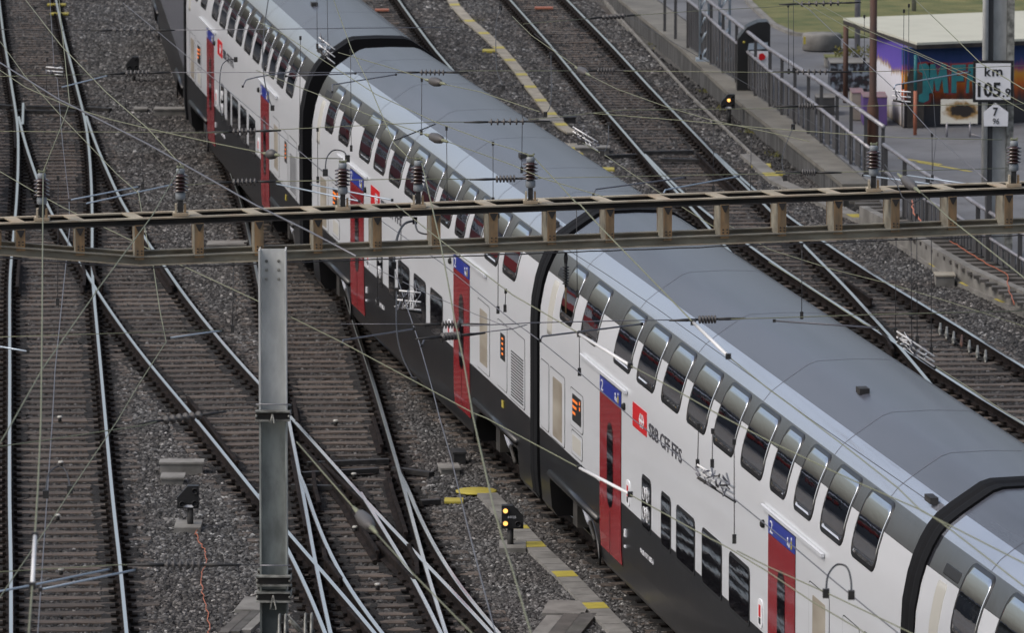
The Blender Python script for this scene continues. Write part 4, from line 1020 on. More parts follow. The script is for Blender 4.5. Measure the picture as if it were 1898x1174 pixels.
ZW = 8.4
for pts, m, lb, r_, z in (
  ([(48, 0), (114, 85), (196, 170), (274, 238), (336, 306)], 'wiregreen', 'greenish wire from the top left corner down to the second beam insulator', .009, ZW),
  ([(-40, 112), (0, 130), (48, 162), (130, 198), (204, 221), (274, 238), (405, 267), (490, 284)], 'wiregreen', 'greenish wire falling from the left edge to the egg-shaped insulator', .008, ZW),
  ([(515, 288), (560, 293), (636, 294)], 'wiregreen', 'short greenish wire from egg-shaped insulator to the third beam insulator', .008, ZW),
  ([(-40, 92), (0, 116), (109, 184), (272, 266), (475, 381), (573, 429), (660, 475)], 'wiregrey', 'thick grey wire falling from the left edge past the gantry beam into the train', .013, 8.6),
  ([(80, 320), (78, 600), (76, 780), (70, 910), (65, 992), (60, 1087), (53, 1180), (50, 1230)], 'wiregreen', 'greenish wire dropping from the first beam insulator to the bottom left', .010, 8.47),
  ([(109, -10), (114, 51), (121, 112), (129, 191), (117, 225), (80, 318)], 'wiregreen', 'kinked greenish wire from the top edge to the first beam insulator', .008, ZW),
  ([(-40, 300), (0, 318), (65, 356), (112, 382), (192, 421), (238, 443), (334, 491), (475, 557), (531, 584), (632, 634), (768, 707), (877, 766), (900, 775), (1074, 868)], 'wiregreen', 'long yellowish wire falling from the left edge behind the post to the white rod', .008, 7.0),
  ([(1165, 916), (1172, 920), (1290, 985), (1349, 1016), (1425, 1062), (1503, 1115), (1595, 1169), (1640, 1200)], 'wiregreen', 'yellowish wire leaving the lower white rod across the carriage side', .008, 7.0),
  ([(1366, 1022), (1425, 1052), (1530, 1099), (1663, 1162), (1720, 1190)], 'wiregreen', 'second yellowish wire across the carriage side near the bottom right', .008, 7.0),
  ([(336, 306), (282, 400), (184, 533), (77, 687), (25, 780), (0, 822), (-40, 890)], 'wiregreen', 'greenish wire falling left from the second beam insulator', .009, 8.47),
  ([(0, 76), (46, 140), (119, 221), (218, 324), (257, 358), (264, 400), (272, 441), (284, 492), (296, 574), (308, 634), (259, 710), (218, 780), (131, 910), (90, 975), (0, 1108), (-30, 1150)], 'wiregreen', 'bent yellowish contact wire zigzagging over the diagonal track', .008, 6.8),
  ([(128, 371), (129, 424), (117.6, 533), (102, 687), (97, 780), (83.5, 978), (70, 1174), (66, 1230)], 'wiregrey', 'grey contact wire above the leftmost track, below the beam', .008, 6.3),
  ([(92, -10), (100, 118)], 'wiregrey', 'grey contact wire above the leftmost track at the top', .007, 6.3),
  ([(103, 142), (106, 146), (111, 204), (116, 266), (128, 371)], 'wiregrey', 'grey contact wire from the left section insulator to the gantry', .007, 6.3),
  ([(228, 5), (280, 48), (408, 155), (591, 311), (713, 414), (816, 486), (950, 595), (1001, 632), (1076, 693), (1175, 779), (1263, 851), (1290, 873)], 'wiregrey', 'long grey contact wire running along the white carriage side', .008, 6.4),
  ([(1362, 927), (1425, 978), (1473, 1016), (1541, 1074), (1609, 1130), (1660, 1171), (1700, 1205)], 'wiregrey', 'grey contact wire leaving the wire tangle at the lower right', .009, 6.4),
  ([(1030, 447), (1066, 472), (1120, 506), (1216, 571), (1425, 721), (1497, 774), (1595, 842), (1725, 932)], 'wiredark', 'thin dark wire running along the silver roof shoulder', .006, 5.2),
  ([(616, -8), (652, 92), (680, 147), (710, 218), (731, 266), (758, 293), (777, 292)], 'wiregreen', 'greenish wire from the top edge down to the fourth beam insulator', .009, ZW),
  ([(780, 294), (800, 380), (816, 448), (829, 516), (841, 584), (860, 673), (877, 774), (894, 849), (914, 937), (932, 1002)], 'wiregreen', 'greenish wire from the fourth beam insulator down to the lit shunting signal', .010, 8.45),
  ([(932, 1002), (950, 1057), (984, 1174), (992, 1210)], 'wiregreen', 'greenish wire below the lit shunting signal', .009, 8.45),
  ([(732, 503), (765, 601), (778, 639), (802, 724), (816, 780), (836, 849), (867, 978), (889, 1064), (918, 1174), (926, 1210)], 'wiregrey', 'grey contact wire between the steel post and the train', .009, 6.3),
  ([(550, 820), (600, 878), (655, 941)], 'wiregreen', 'greenish wire from the post collar to the egg-shaped insulator over the crossing', .008, 8.0),
  ([(697, 989), (768, 1067), (874, 1174), (900, 1205)], 'wiregreen', 'greenish wire leaving the egg-shaped insulator over the crossing', .008, 8.0),
  ([(475, 39), (509, 53), (696, 174), (807, 226), (915, 266), (950, 276), (984, 289)], 'wiregreen', 'yellowish wire along the silver roof down to the fifth beam insulator', .007, ZW),
  ([(627, 97), (737, 129), (790, 147)], 'wiregreen', 'thin yellowish wire left of the upper egg-shaped insulator', .007, ZW),
  ([(824, 156), (890, 170), (1000, 207)], 'wiregreen', 'thin yellowish wire right of the upper egg-shaped insulator', .007, ZW),
  ([(475, 130), (640, 195), (696, 218), (790, 250)], 'wiregreen', 'thin yellowish wire left of the lower egg-shaped insulator', .007, ZW),
  ([(828, 262), (950, 306), (1010, 332), (1120, 365)], 'wiregreen', 'thin yellowish wire from lower egg-shaped insulator to the beam', .007, ZW),
  ([(991, 293), (1067, 375), (1076, 380), (1113, 421), (1222, 533), (1282, 595)], 'wiregreen', 'greenish wire from fifth beam insulator to the upper white rod', .010, 8.45),
  ([(1352, 663), (1425, 722), (1466, 752), (1565, 827), (1664, 905), (1708, 948), (1800, 995), (1898, 1045), (1930, 1060)], 'wiregreen', 'greenish wire from the upper white rod down the roof shoulder', .008, 8.3),
  ([(734, 380), (816, 445), (950, 547), (1073, 618)], 'wiregreen', 'yellowish wire from the beam across the gangway to the middle white rod', .008, 8.0),
  ([(1170, 679), (1236, 714), (1325, 765), (1425, 818), (1578, 890), (1711, 948), (1743, 968), (1898, 1088)], 'wiregreen', 'yellowish wire from the middle white rod along the upper windows', .008, 8.0),
  ([(950, 30), (985, 65), (1075, 128)], 'wiregreen', 'yellowish wire along the right track down to the grey egg insulator', .007, 7.4),
  ([(1090, 138), (1144, 165), (1236, 198), (1320, 223), (1425, 245), (1500, 262)], 'wiregreen', 'yellowish wire from the grey egg insulator towards the railing', .007, 7.4),
  ([(1080, 265), (1125, 290), (1230, 362), (1330, 425)], 'wiregreen', 'thin wire from the right section insulator down to the beam', .007, 6.6),
  ([(990, 62), (1030, 92), (1110, 160), (1170, 232)], 'wiredark', 'thin dark wire over the left rail of the right track', .005, 6.6),
  ([(1160, 28), (1260, 85), (1380, 153), (1470, 205), (1560, 262), (1640, 322), (1690, 366)], 'wiredark', 'thin dark wire falling along the concrete wall', .006, 6.8),
  ([(1425, -28), (1500, 17), (1564, 78), (1655, 162), (1690, 205), (1727, 246), (1830, 335)], 'wiregrey', 'grey wire falling past the rusty pole to the concrete mast', .008, 7.2),
  ([(1508, 2), (1600, 52), (1725, 108), (1800, 140), (1898, 192)], 'wiregreen', 'upper greenish wire crossing the cream hut roof', .007, 7.2),
  ([(1500, 10), (1590, 62), (1700, 100), (1790, 143), (1898, 205)], 'wiregreen', 'lower greenish wire crossing the cream hut roof', .007, 7.2),
  ([(1692, -5), (1760, 60), (1818, 117), (1898, 165)], 'wiregreen', 'greenish wire falling from the top edge to the kilometre sign', .009, 7.8),
  ([(1705, 355), (1760, 405), (1808, 443), (1898, 515), (1930, 540)], 'wiregreen', 'greenish wire below the beam at the far right', .010, 8.2),
  ([(1330, 405), (1425, 462), (1545, 500), (1640, 524), (1760, 560), (1898, 605)], 'wiregreen', 'thin yellowish wire crossing the junction below the beam', .006, 6.6),
  ([(1425, 486), (1486, 524), (1600, 600), (1629, 612)], 'wiregreen', 'contact wire over the diverging right rail', .007, 6.4),
  ([(1735, 680), (1800, 722), (1898, 788), (1940, 815)], 'wiregreen', 'contact wire leaving the tangle at the right edge', .007, 6.4),
  ([(730, 261), (807, 230)], 'wiredark', 'short black jumper rod above the silver roof shoulder', .012, 7.6),
  ([(645, 465), (713, 506), (782, 540), (884, 584), (950, 610)], 'wiregrey', 'grey strand standing in for a soft shadow line slanting across the second door top', .006, 6.0),  # strand stands in for a soft dark shadow line on the carriage side
  ([(1640, 305), (1660, 335), (1672, 365), (1690, 378), (1712, 366)], 'wiredark', 'dark loop of cable beside the dark insulator', .009, 8.2),
  ([(1700, 100), (1730, 175), (1735, 262), (1727, 330)], 'wiredark', 'long thin drop wire before the graffiti hut corner', .005, 7.0)):
    wire(pts, m, lb, r_, z)

# rods, arms, loops and droppers
def arm(pts, m, lb, r_, z, name, cat, group=None):
    P = [G(a, b_, z) for a, b_ in pts]; b = MB(m, 'darksteel'); b.tube(P, r_, 8)
    for q in (P[0], P[-1]): b.box(tuple(q), (r_ * 3.2, r_ * 3.2, r_ * 3.2), 1)
    tag(b.build(name, origin=P[0].lerp(P[-1], .5)), lb, cat, group)
for pts, lb, z in (([(1074, 620), (1168, 678)], 'white insulating rod crossing the second upper window', 8.0), ([(1285, 598), (1350, 661)], 'white insulating rod over the silver roof shoulder', 8.4),
                   ([(1074, 868), (1168, 917)], 'white insulating rod crossing the red door', 7.0), ([(65, 994), (60, 1087)], 'white insulating rod near the bottom left', 8.47)):
    arm(pts, 'rod', lb, .014, z, 'insulating_rod', 'insulating rod', 'white rods in the overhead wires')
for pts, lb in (([(-20, 1102), (0, 1097), (58, 1086), (204, 1056)], 'longer pale blue steady arm at the bottom left'), ([(75, 1094), (252, 1057)], 'lower pale blue steady arm at the bottom left ending over the right rail'),
                ([(112, 162), (199, 140)], 'pale blue steady arm near the far black shunting signal'), ([(129, 371), (257, 346)], 'pale blue steady arm just above the beam, upper of two'), ([(157, 378), (320, 342)], 'pale blue steady arm just above the beam, lower of two'),
                ([(313, 627), (412, 613)], 'pale blue steady arm crossing the diagonal rail under the beam'), ([(-20, 640), (0, 643), (52, 652)], 'short pale blue steady arm at the left edge'),
                ([(634, 640), (636, 631), (768, 610)], 'hooked grey steady arm left of the second door'), ([(450, 160), (456, 148), (475, 143), (550, 131)], 'hooked steady arm across the far carriage windows'), ([(530, 141), (659, 136)], 'straight steady arm near the far gangway'),
                ([(616, 170), (616, 157), (734, 138)], 'hooked steady arm over the far gangway roof'), ([(512, 341), (666, 373)], 'pale tube slanting right behind the third insulator, lower'), ([(577, 342), (727, 371)], 'pale tube slanting right behind the third insulator, upper'),
                ([(1100, 360), (1104, 351), (1270, 329)], 'dark hooked steady arm above the beam over the roof edge'), ([(1229, 360), (1233, 352), (1369, 327)], 'blue steady arm ending at the diverging rail'),
                ([(1657, 165), (1660, 157), (1797, 133)], 'pale blue steady arm across the graffiti hut'), ([(1600, 325), (1725, 341)], 'pale blue steady arm right of the dark insulator, left one'), ([(1680, 325), (1793, 341)], 'pale blue steady arm right of the dark insulator, right one'),
                ([(1001, 632), (1005, 624), (1190, 601)], 'grey hooked steady arm crossing the first upper windows'), ([(1435, 595), (1626, 608)], 'dark steady arm over the roof pointing at the rail junction'),
                ([(782, 641), (786, 630), (817, 624)], 'short hooked arm under the paired insulators')):
    arm(pts, 'tube' if 'blue' in lb or 'pale' in lb else 'wiregrey', lb, .0095, 6.6 if pts[0][1] > 300 else 6.3, 'steady_arm', 'steady arm', 'steady arms holding the contact wires')
def loopw(pts, lb, z, r_=.008):
    # smooth curve through the points
    P = [G(a, b_, z) for a, b_ in pts]; q = []
    for i in range(len(P) - 1):
        p0, p1, p2, p3 = P[max(i - 1, 0)], P[i], P[i + 1], P[min(i + 2, len(P) - 1)]
        for s_ in range(6):
            u = s_ / 6; q.append(.5 * ((2 * p1) + (p2 - p0) * u + (2 * p0 - 5 * p1 + 4 * p2 - p3) * u * u + (3 * p1 - p0 - 3 * p2 + p3) * u ** 3))
    q.append(P[-1]); b = MB('wiredark', 'darksteel'); b.tube(q, r_, 6)
    for e in (P[0], P[-1]): b.box(tuple(e), (.05, .05, .07), 1)
    tag(b.build('jumper_loop', origin=P[0].lerp(P[-1], .5)), lb, 'jumper cable', 'curved jumper cables between wires')
loopw([(1531, 1101), (1534, 1070), (1545, 1052), (1556, 1047), (1570, 1053), (1577, 1075), (1578, 1104)], 'arched black jumper cable right of the second red door', 7.0)
loopw([(603, 320), (605, 295), (614, 281), (625, 278), (638, 282), (644, 294)], 'small arched jumper beside the third beam insulator', 8.4, .007)
loopw([(85, 917), (88, 885), (98, 870), (112, 866), (124, 878), (130, 908)], 'arched jumper cable over the leftmost track', 6.5, .007)
loopw([(730, 492), (732, 465), (738, 435), (750, 415), (769, 409)], 'black jumper cable curving up under the beam, left half', 7.4, .013)
loopw([(769, 409), (774, 428), (790, 434), (803, 430), (806, 420)], 'black jumper cable curving up under the beam, right half', 7.4, .010)
loopw([(928, 14), (920, 40), (919, 90), (921, 130), (928, 150), (933, 162)], 'thin long jumper cable before the yellow-edged trough', 6.8, .006)
loopw([(1021, 102), (1022, 160), (1020, 195), (1011, 212)], 'thin jumper cable hanging over the bend of the yellow edging', 6.8, .006)
loopw([(1128, 232), (1127, 262), (1122, 278), (1116, 284)], 'short jumper cable above the far cable box', 6.8, .006)
loopw([(498, -6), (490, 50), (487, 95), (489, 140), (497, 178), (505, 200)], 'long dark jumper cable across the far carriage windows', 6.8, .008)
loopw([(735, 540), (735, 610), (745, 660), (768, 707)], 'dark jumper cable left of the second door', 6.8, .008)
loopw([(413, 218), (407, 190), (409, 130), (420, 112), (437, 110)], 'bent dark jumper beside the far red door', 6.8, .007)
loopw([(1470, 235), (1450, 290), (1455, 330)], 'thin cable before the railing foot', 6.8, .005)
DROP = [(588, -5, 85, 'dropper above the far gangway, left'), (608, -5, 95, 'dropper above the far gangway, right'), (651, 95, 275, 'long dropper before the silver shoulder'), (589, 240, 333, 'dropper left of the third beam insulator'), (781, 148, 245, 'dropper from the upper egg-shaped insulator'),
        (829, 238, 372, 'dropper over the silver shoulder near the fourth insulator'), (914, 266, 372, 'dropper over the roof left of the fifth insulator'), (555, 70, 275, 'dropper in front of the far gangway side'), (1070, 380, 545, 'dropper before the first upper window'),
        (1074, 618, 690, 'dropper below the middle white rod'), (936, 540, 572, 'short dropper left of the near gangway'), (923, 400, 575, 'dropper before the last window of the third carriage'), (967, 160, 315, 'dropper before the roof edge by the fifth insulator'),
        (1486, 455, 585, 'dropper over the right junction under the beam'), (1299, 64, 105, 'dropper before the concrete slab'), (1462, 10, 132, 'dropper before the railing top'), (1471, -5, 130, 'thin dropper before the railing top'), (1602, 30, 112, 'dropper left of the rusty pole'),
        (1674, 20, 160, 'dropper before the white painted wall'), (1684, 10, 160, 'dropper before the purple wall'), (1728, 250, 330, 'dropper over the grey plaza'), (1391, 250, 360, 'dropper over the service path'), (1322, 228, 350, 'dropper over the right track'),
        (1660, 440, 615, 'first of four thin droppers at the right junction'), (1690, 440, 635, 'second of four thin droppers at the right junction'), (1700, 400, 630, 'third of four thin droppers at the right junction'), (1726, 420, 650, 'fourth of four thin droppers at the right junction'),
        (233, 160, 200, 'short dropper at the left gravel'), (265, 232, 345, 'dropper before the gravel at the far box'), (86, 110, 170, 'dropper left of the left section insulator'), (431, 490, 610, 'dropper left of the steel post'), (107, 330, 560, 'thin dropper above the leftmost track'),
        (1293, 790, 860, 'left dropper above the lower wire tangle'), (1320, 800, 860, 'middle dropper above the lower wire tangle'), (1361, 820, 1000, 'long right dropper at the lower wire tangle'), (700, 400, 560, 'dropper before the third carriage lettering'), (743, 400, 520, 'dropper before the bicycle window')]
b = None
for px, y0, y1, lb in DROP:
    z = 6.9 if y0 < 560 else 6.5
    P0 = G(px, y1, 6.2); P1 = Q(px + random.uniform(-2, 2), y0, P0.y)
    b = MB('wiredark', 'darksteel'); b.tube([P0, P1], .0045, 5); b.box(tuple(P0), (.035, .035, .08), 1); b.box(tuple(P1), (.03, .03, .05), 1)
    tag(b.build('dropper_wire', origin=P0), lb, 'dropper', 'thin vertical dropper wires')
def egg(px, py, px2, py2, z, lb):
    a, c = G(px, py, z), G(px2, py2, z); d = (c - a); L = d.length; d.normalize()
    t = thing('egg_insulator', lb, 'insulator', tuple(a.lerp(c, .5)), group='egg-shaped insulators in the wires')
    b = MB('porcgrey'); b.lathe(a + d * L * .2, [(.01, 0), (.045, L * .12), (.055, L * .3), (.045, L * .48), (.01, L * .6)], 10, 0, d); b.build('core', t)
    b = MB('wiregreen'); b.tube([a, a + d * L * .22], [.012, .022], 6); b.tube([c - d * L * .22, c], [.022, .012], 6); b.build('wire_clamp', t)
egg(788, 147, 826, 156, ZW, 'upper dark egg-shaped insulator over the silver roof shoulder'); egg(788, 249, 830, 263, ZW, 'lower dark egg-shaped insulator over the silver roof shoulder')
egg(488, 284, 518, 288, ZW, 'grey egg-shaped insulator before the far carriage door'); egg(655, 941, 699, 990, 8.0, 'grey egg-shaped insulator over the track crossing at the bottom'); egg(1066, 124, 1094, 140, 7.4, 'pale egg-shaped insulator over the right track')
egg(1664, 322, 1706, 357, 8.3, 'large grey egg-shaped insulator touching the right part of the beam')
def section(px, py, w_, h_, z, lb, ang=0.0, n=22, seed=1):
    c = G(px, py, z); rs = random.Random(seed); s = Wd(c); t = thing('section_insulator', lb, 'section insulator', tuple(c), group='section insulators hung in the contact wires')
    W_, H_ = w_ / s, h_ / s
    b = MB('rod', 'wiregrey', 'darksteel')
    ca, sa = math.cos(ang), math.sin(ang)
    def pp(u, v, y=0): return c + Vector((u * W_ * ca - v * H_ * sa * 0, y, -u * W_ * sa + v * H_))
    for v in (-.4, -.1, .25): b.tube([pp(-.5, v, .1), pp(.5, v, -.1)], .010, 5, 0)
    for i in range(n):
        u, v = rs.uniform(-.45, .4), rs.uniform(-.5, .3); b.tube([pp(u, v, rs.uniform(-.2, .2)), pp(u + rs.uniform(-.15, .22), v + rs.uniform(-.1, .45), rs.uniform(-.2, .2))], rs.choice((.006, .009, .005)), 5, rs.choice((0, 1, 1, 2)))
    b.tube([pp(-.5, -.35, 0), pp(.55, -.55, 0)], .016, 6, 2); b.build('runner_frame', t)
section(757, 553, 46, 50, 6.3, 'pale section insulator hung before the third carriage lower windows', 0, 20, 2)
section(1327, 892, 78, 34, 6.4, 'tangled section insulator below the lettering of the second carriage', .5, 34, 3)
section(1697, 645, 80, 30, 6.4, 'tangled section insulator over the rail junction at right', .55, 34, 4)
section(1085, 255, 52, 24, 6.6, 'pale section insulator by the yellow edging', .5, 24, 5)
section(1671, 176, 32, 28, 6.8, 'small white section insulator before the graffiti hut', 0, 14, 6)
section(101, 130, 32, 20, 6.3, 'small pale section insulator over the leftmost track', 0, 14, 7)
section(606, 90, 36, 40, 6.4, 'pale section insulator over the silver shoulder near the top', .6, 22, 8)

# ------------------------------------------------------------------ shunting signals, boxes, cables
def dwarf(px, py, label, flip=1, lit=(), txt=None, baseslab=True, scale=1.0, mark=True, z=GZ):
    """px,py: foot of the pole"""
    p = G(px, py, z); s = Wd(p) / 1.0
    t = thing('shunting_signal', label, 'shunting signal', (p.x, p.y, z), group='black dwarf shunting signals beside the tracks')
    k = scale; top = z + .72 * k; f = flip
    out = [(-.155, -.33), (-.155, -.17), (.0, .0), (.155, .0), (.155, -.33)]
    out = [(f * x * k, zz * k) for x, zz in out]
    b = MB('sign_black'); P_ = [Vector((p.x + x, p.y - .06, top + zz)) for x, zz in out]; b.prism(P_, (0, .14, 0)); b.build('signal_head', t)
    b = MB('darksteel'); b.tube([(p.x + f * .03, p.y, z), (p.x + f * .03, p.y, top - .3 * k)], .045 * k, 8); b.build('pole', t)
    b = MB('sign_black')
    for (lx, lz) in ((.10, -.07), (.10, -.25), (-.08, -.26)):
        c = Vector((p.x + f * lx * k, p.y - .06, top + lz * k)); ring = []
        b.lathe(c, [(.040 * k, 0), (.044 * k, .0), (.044 * k, .05), (.036 * k, .05), (.034 * k, .01)], 12, 0, (0, -1, 0))
    b.build('lens_hood', t)
    if lit:
        for (lx, lz) in lit:
            b = MB('lamp'); b.lathe((p.x + f * lx * k, p.y - .075, top + lz * k), [(.036 * k, 0), (.036 * k, .012), (.02, .018)], 14, 0, (0, -1, 0)); b.build('lamp', t)
    if txt: text_obj('number_plate', txt, (p.x - .07, p.y - .063, top - .18), (1, 0, 0), (0, 0, 1), .035, 'sign_white', .12, t)
    if mark:
        b = MB('sign_white'); xm = p.x - f * .0; b.prism([(xm - .07, p.y - .064, top - .31 * k), (xm + .08, p.y - .064, top - .31 * k), (xm + .08, p.y - .064, top - .275 * k), (xm - .03, p.y - .064, top - .275 * k)], (0, -.004, 0)); b.build('marker', t)
    if baseslab:
        b = MB('conc'); b.box((p.x, p.y, z + .08), (.38, .7, .16)); o = b.build('footing_slab', t)
dwarf(349, 992, 'black unlit shunting signal on a concrete slab beside the orange cable', 1)
dwarf(950, 1030, 'black shunting signal with two glowing yellow lamps beside the tiled trough', -1, ((.10, -.07), (.10, -.25)), '4402B', mark=False)
dwarf(246, 158, 'small dark shunting signal on the gravel near the top left', 1, baseslab=False, mark=False, scale=.95)
dwarf(1349, 234, 'shunting signal with one lit lamp on the path beside the concrete wall', 1, ((.02, -.13),), None, False, 1.0, True, -.2)
def blockbox(px, py, wpx, dep, hgt, m, label, name, cat, lid=None, rz=0, group=None, z=GZ):
    p = G(px, py, z); z += .07; w_ = wpx / Wd(p); b = MB(m, lid or m); b.box((p.x, p.y + dep / 2, z + hgt / 2), (w_, dep, hgt), 0, rz)
    b.box((p.x, p.y + dep / 2, z + hgt + .012), (w_ + .04, dep + .04, .03), 1, rz); tag(b.build(name, origin=(p.x, p.y + dep / 2, z)), label, cat, group)
g_ = 'concrete cable boxes and slabs in the ballast'
blockbox(336, 890, 78, .35, .17, 'conc', 'long grey concrete cable box behind the unlit signal', 'cable_box', 'cable box', None, 0, g_)
blockbox(319, 910, 40, .5, .10, 'conc', 'pale square slab in front of the long cable box', 'cable_slab', 'slab', None, 0, g_)
blockbox(315, 222, 58, .5, .15, 'conc', 'grey cable box on the gravel near the top left', 'cable_box', 'cable box', None, 0, g_)
blockbox(260, 216, 22, .5, .08, 'conc', 'small pale slab left of the far cable box', 'cable_slab', 'slab', None, 0, g_)
blockbox(832, 892, 34, .5, .10, 'conc', 'pale slab between the crossing and the train', 'cable_slab', 'slab', None, .1, g_)
blockbox(850, 872, 22, .4, .18, 'darksteel', 'small dark point-heating box beside the train', 'junction_box', 'box', None, .1, g_)
blockbox(1056, 237, 22, .4, .15, 'darksteel', 'small dark box at the bend of the yellow edging', 'junction_box', 'box', None, 0, g_)
blockbox(1022, 238, 42, .7, .07, 'conc', 'pale slab at the bend of the yellow edging', 'cable_slab', 'slab', None, 0, g_)
blockbox(1098, 293, 62, .5, .13, 'conc', 'long grey cable box left of the far rail joint', 'cable_box', 'cable box', None, 0, g_)
blockbox(1752, 540, 34, .5, .20, 'conc', 'grey square box in the ballast left of the walkway', 'cable_box', 'cable box', 'tan', 0, g_)
blockbox(420, 468, 70, .6, .06, 'conc', 'pale slab just below the beam between two tracks', 'cable_slab', 'slab', None, 0, g_)
b = MB('conc', 'yellow')
p = G(883, 912, -.16); b.lathe((p.x, p.y, -.165), [(.02, 0), (.31, .0), (.31, .02), (.29, .028)], 24, 1)
for v in range(len(b.v)): x, y, z = b.v[v]; b.v[v] = (x, p.y + (y - p.y) * 1.0, z)
tag(b.build('manhole_cover', origin=p), 'round yellow painted cover at the head of the tiled trough', 'cover')
blockbox(841, 946, 30, .35, .03, 'yellow', 'small yellow painted slab left of the round cover', 'marker_slab', 'slab')
for i, (px, py, w_) in enumerate(((1045, 1185, 95), (452, 1178, 60))):
    p = G(px, py, -.2); k = w_ / Wd(p); t = thing('plank_crossing', ['concrete and timber walking slabs at the bottom edge beside the tiled trough', 'broken timber slabs at the bottom edge left of the steel post'][i], 'slabs', tuple(p))
    for j in range(3):
        b = MB(['conc', 'walk', 'soil'][(i + j) % 3]); b.box((p.x + (j - 1) * k * .34, p.y + .55 + .1 * j, -.17), (k * .32, 1.6, .09), rz=-.15); b.build('slab', t)
    b = MB('conc'); b.box((p.x + .05, p.y + 2.0, -.165), (k * .85, 1.0, .08), rz=-.1); b.build('slab', t)
def strip(name, pts, wid, m, label, cat, z0, th, marks=(), mm='yellow', tile=0.0, kind=None):
    P = [G(a, b_, z0 + th) for a, b_ in pts]; Q_ = []
    for a, c in zip(P, P[1:]):
        n = max(1, int((c - a).length / .5))
        for i in range(n): Q_.append(a.lerp(c, i / n))
    Q_.append(P[-1]); z0 += .055; P = [p_ + Vector((0, 0, .055)) for p_ in P]; Q_ = [p_ + Vector((0, 0, .055)) for p_ in Q_]; t = thing(name, label, cat, (P[0].x, P[0].y, z0))
    seg = []
    b = MB(m)
    for i, (a, c) in enumerate(zip(Q_, Q_[1:])):
        d = (c - a).normalized(); x = Vector((d.y, -d.x, 0)); g = .012 if tile else 0
        a2, c2 = a + d * g, c - d * g
        b.prism([a2 - x * wid / 2, a2 + x * wid / 2, c2 + x * wid / 2, c2 - x * wid / 2], (0, 0, -th))
    b.build('trough_slabs', t)
    for (px, py, ln) in marks:
        q = G(px, py, z0 + th - .055); j = min(range(len(Q_) - 1), key=lambda k: (Q_[k].lerp(Q_[k + 1], .5) - q).length); d = (Q_[j + 1] - Q_[j]).normalized(); x = Vector((d.y, -d.x, 0))
        cc = Q_[j] + d * (q - Q_[j]).dot(d); b = MB(mm); b.prism([cc - x * wid * .49 - d * ln / 2, cc + x * wid * .49 - d * ln / 2, cc + x * wid * .49 + d * ln / 2, cc - x * wid * .49 + d * ln / 2], (0, 0, .006)); b.build('yellow_marking', t)
    return t
strip('cable_trough', [(903, 921), (945, 968), (992, 1020), (1050, 1075), (1107, 1134), (1150, 1180), (1190, 1225)], .30, 'conc', 'tiled grey cable trough with yellow slabs beside the near carriage', 'cable trough', -.24, .06, [(992, 1017, .45), (1050, 1072, .45), (1107, 1131, .45), (957, 985, .3)], tile=1)
ym_ = [(843, 12, .5), (870, 42, .5), (893, 65, .5), (925, 92, .5), (945, 115, .5), (968, 142, .5), (984, 165, .5), (1003, 190, .5), (1020, 215, .5), (1040, 235, .5)]
strip('cable_trough', [(828, -20), (843, 12), (868, 40), (905, 72), (930, 97), (958, 130), (980, 160), (1000, 187), (1022, 217), (1045, 240), (1062, 250)], .26, 'tan', 'pale winding cable trough with yellow dashes beyond the train roof', 'cable trough', -.20, .04, ym_)
strip('cable_trough', [(1058, 270), (1062, 283), (1078, 300), (1095, 318)], .26, 'tan', 'short pale trough with yellow dashes ending at the roof edge', 'cable trough', -.20, .04, [(1060, 280, .5), (1066, 290, .5), (1088, 309, .6)])
for px, py, lb in ((910, 97, 'short yellow cross bar beside the winding trough'), (1120, 318, 'short yellow cross bar at the roof edge'), (1410, 311, 'bright yellow slab right of the rail junction'), (1436, 326, 'dull yellow slab below the bright yellow one')):
    q = G(px, py, -.20); b = MB('yellow'); b.box((q.x, q.y, -.16), (.42, .5, .05)); tag(b.build('yellow_marker', origin=q), lb, 'marker')
for px, py, w_ in ((708, 18, 26), (1008, 14, 34), (110, 25, 34), (105, 8, 34)):
    q = G(px, py, -.12); b = MB('orgpole' if px > 700 else 'yellow'); b.box((q.x, q.y, -.12), (w_ / Wd(q), .35, .04)); tag(b.build('sleeper_marker', origin=q), {708: 'orange painted strip beside the rail at the top', 1008: 'orange strip between the rails of the right track', 110: 'dull yellow strip on the leftmost track, nearer one', 105: 'dull yellow strip on the leftmost track, farther one'}[px], 'marker')
def cable(pts, lb, z, r_=.018):
    P = [G(a, b_, z) for a, b_ in pts]; q = []
    for i in range(len(P) - 1):
        for s_ in range(5): q.append(P[i].lerp(P[i + 1], s_ / 5) + Vector((random.uniform(-.02, .02), random.uniform(-.05, .05), random.uniform(0, .015))))
    q.append(P[-1]); b = MB('orange'); b.tube(q, r_, 6); tag(b.build('orange_cable', origin=P[0]), lb, 'cable')
cable([(362, 978), (364, 990), (368, 1005), (380, 1020), (383, 1035), (377, 1055), (373, 1085), (378, 1110), (386, 1145), (388, 1180)], 'thin orange cable winding down the ballast from the unlit signal', -.155, .0075)
cable([(1762, 448), (1790, 465), (1830, 490), (1868, 510), (1870, 540), (1880, 565)], 'orange cable lying on the walkway at the right edge', .23, .010)
cable([(1690, 372), (1694, 392), (1702, 408), (1714, 420)], 'short orange cable hanging behind the beam', 6.5, .010)
for i, (px, py) in enumerate(((111, 782), (113, 866), (107, 965), (113, 1066), (622, 789), (658, 987), (700, 1094), (656, 888), (269, 437))):
    q = G(px, py, -.165); b = MB('beige2', 'darksteel'); b.lathe((q.x, q.y, -.165), [(.03, 0), (.03, .06)], 10, 1); b.lathe((q.x, q.y, -.105), [(.042, 0), (.042, .02), (.03, .03)], 12, 0)
    tag(b.build('marker_knob', origin=(q.x, q.y, -.165)), 'small cream-capped marker knob screwed to a sleeper between the rails', 'marker knob', 'cream knobs on the sleepers')
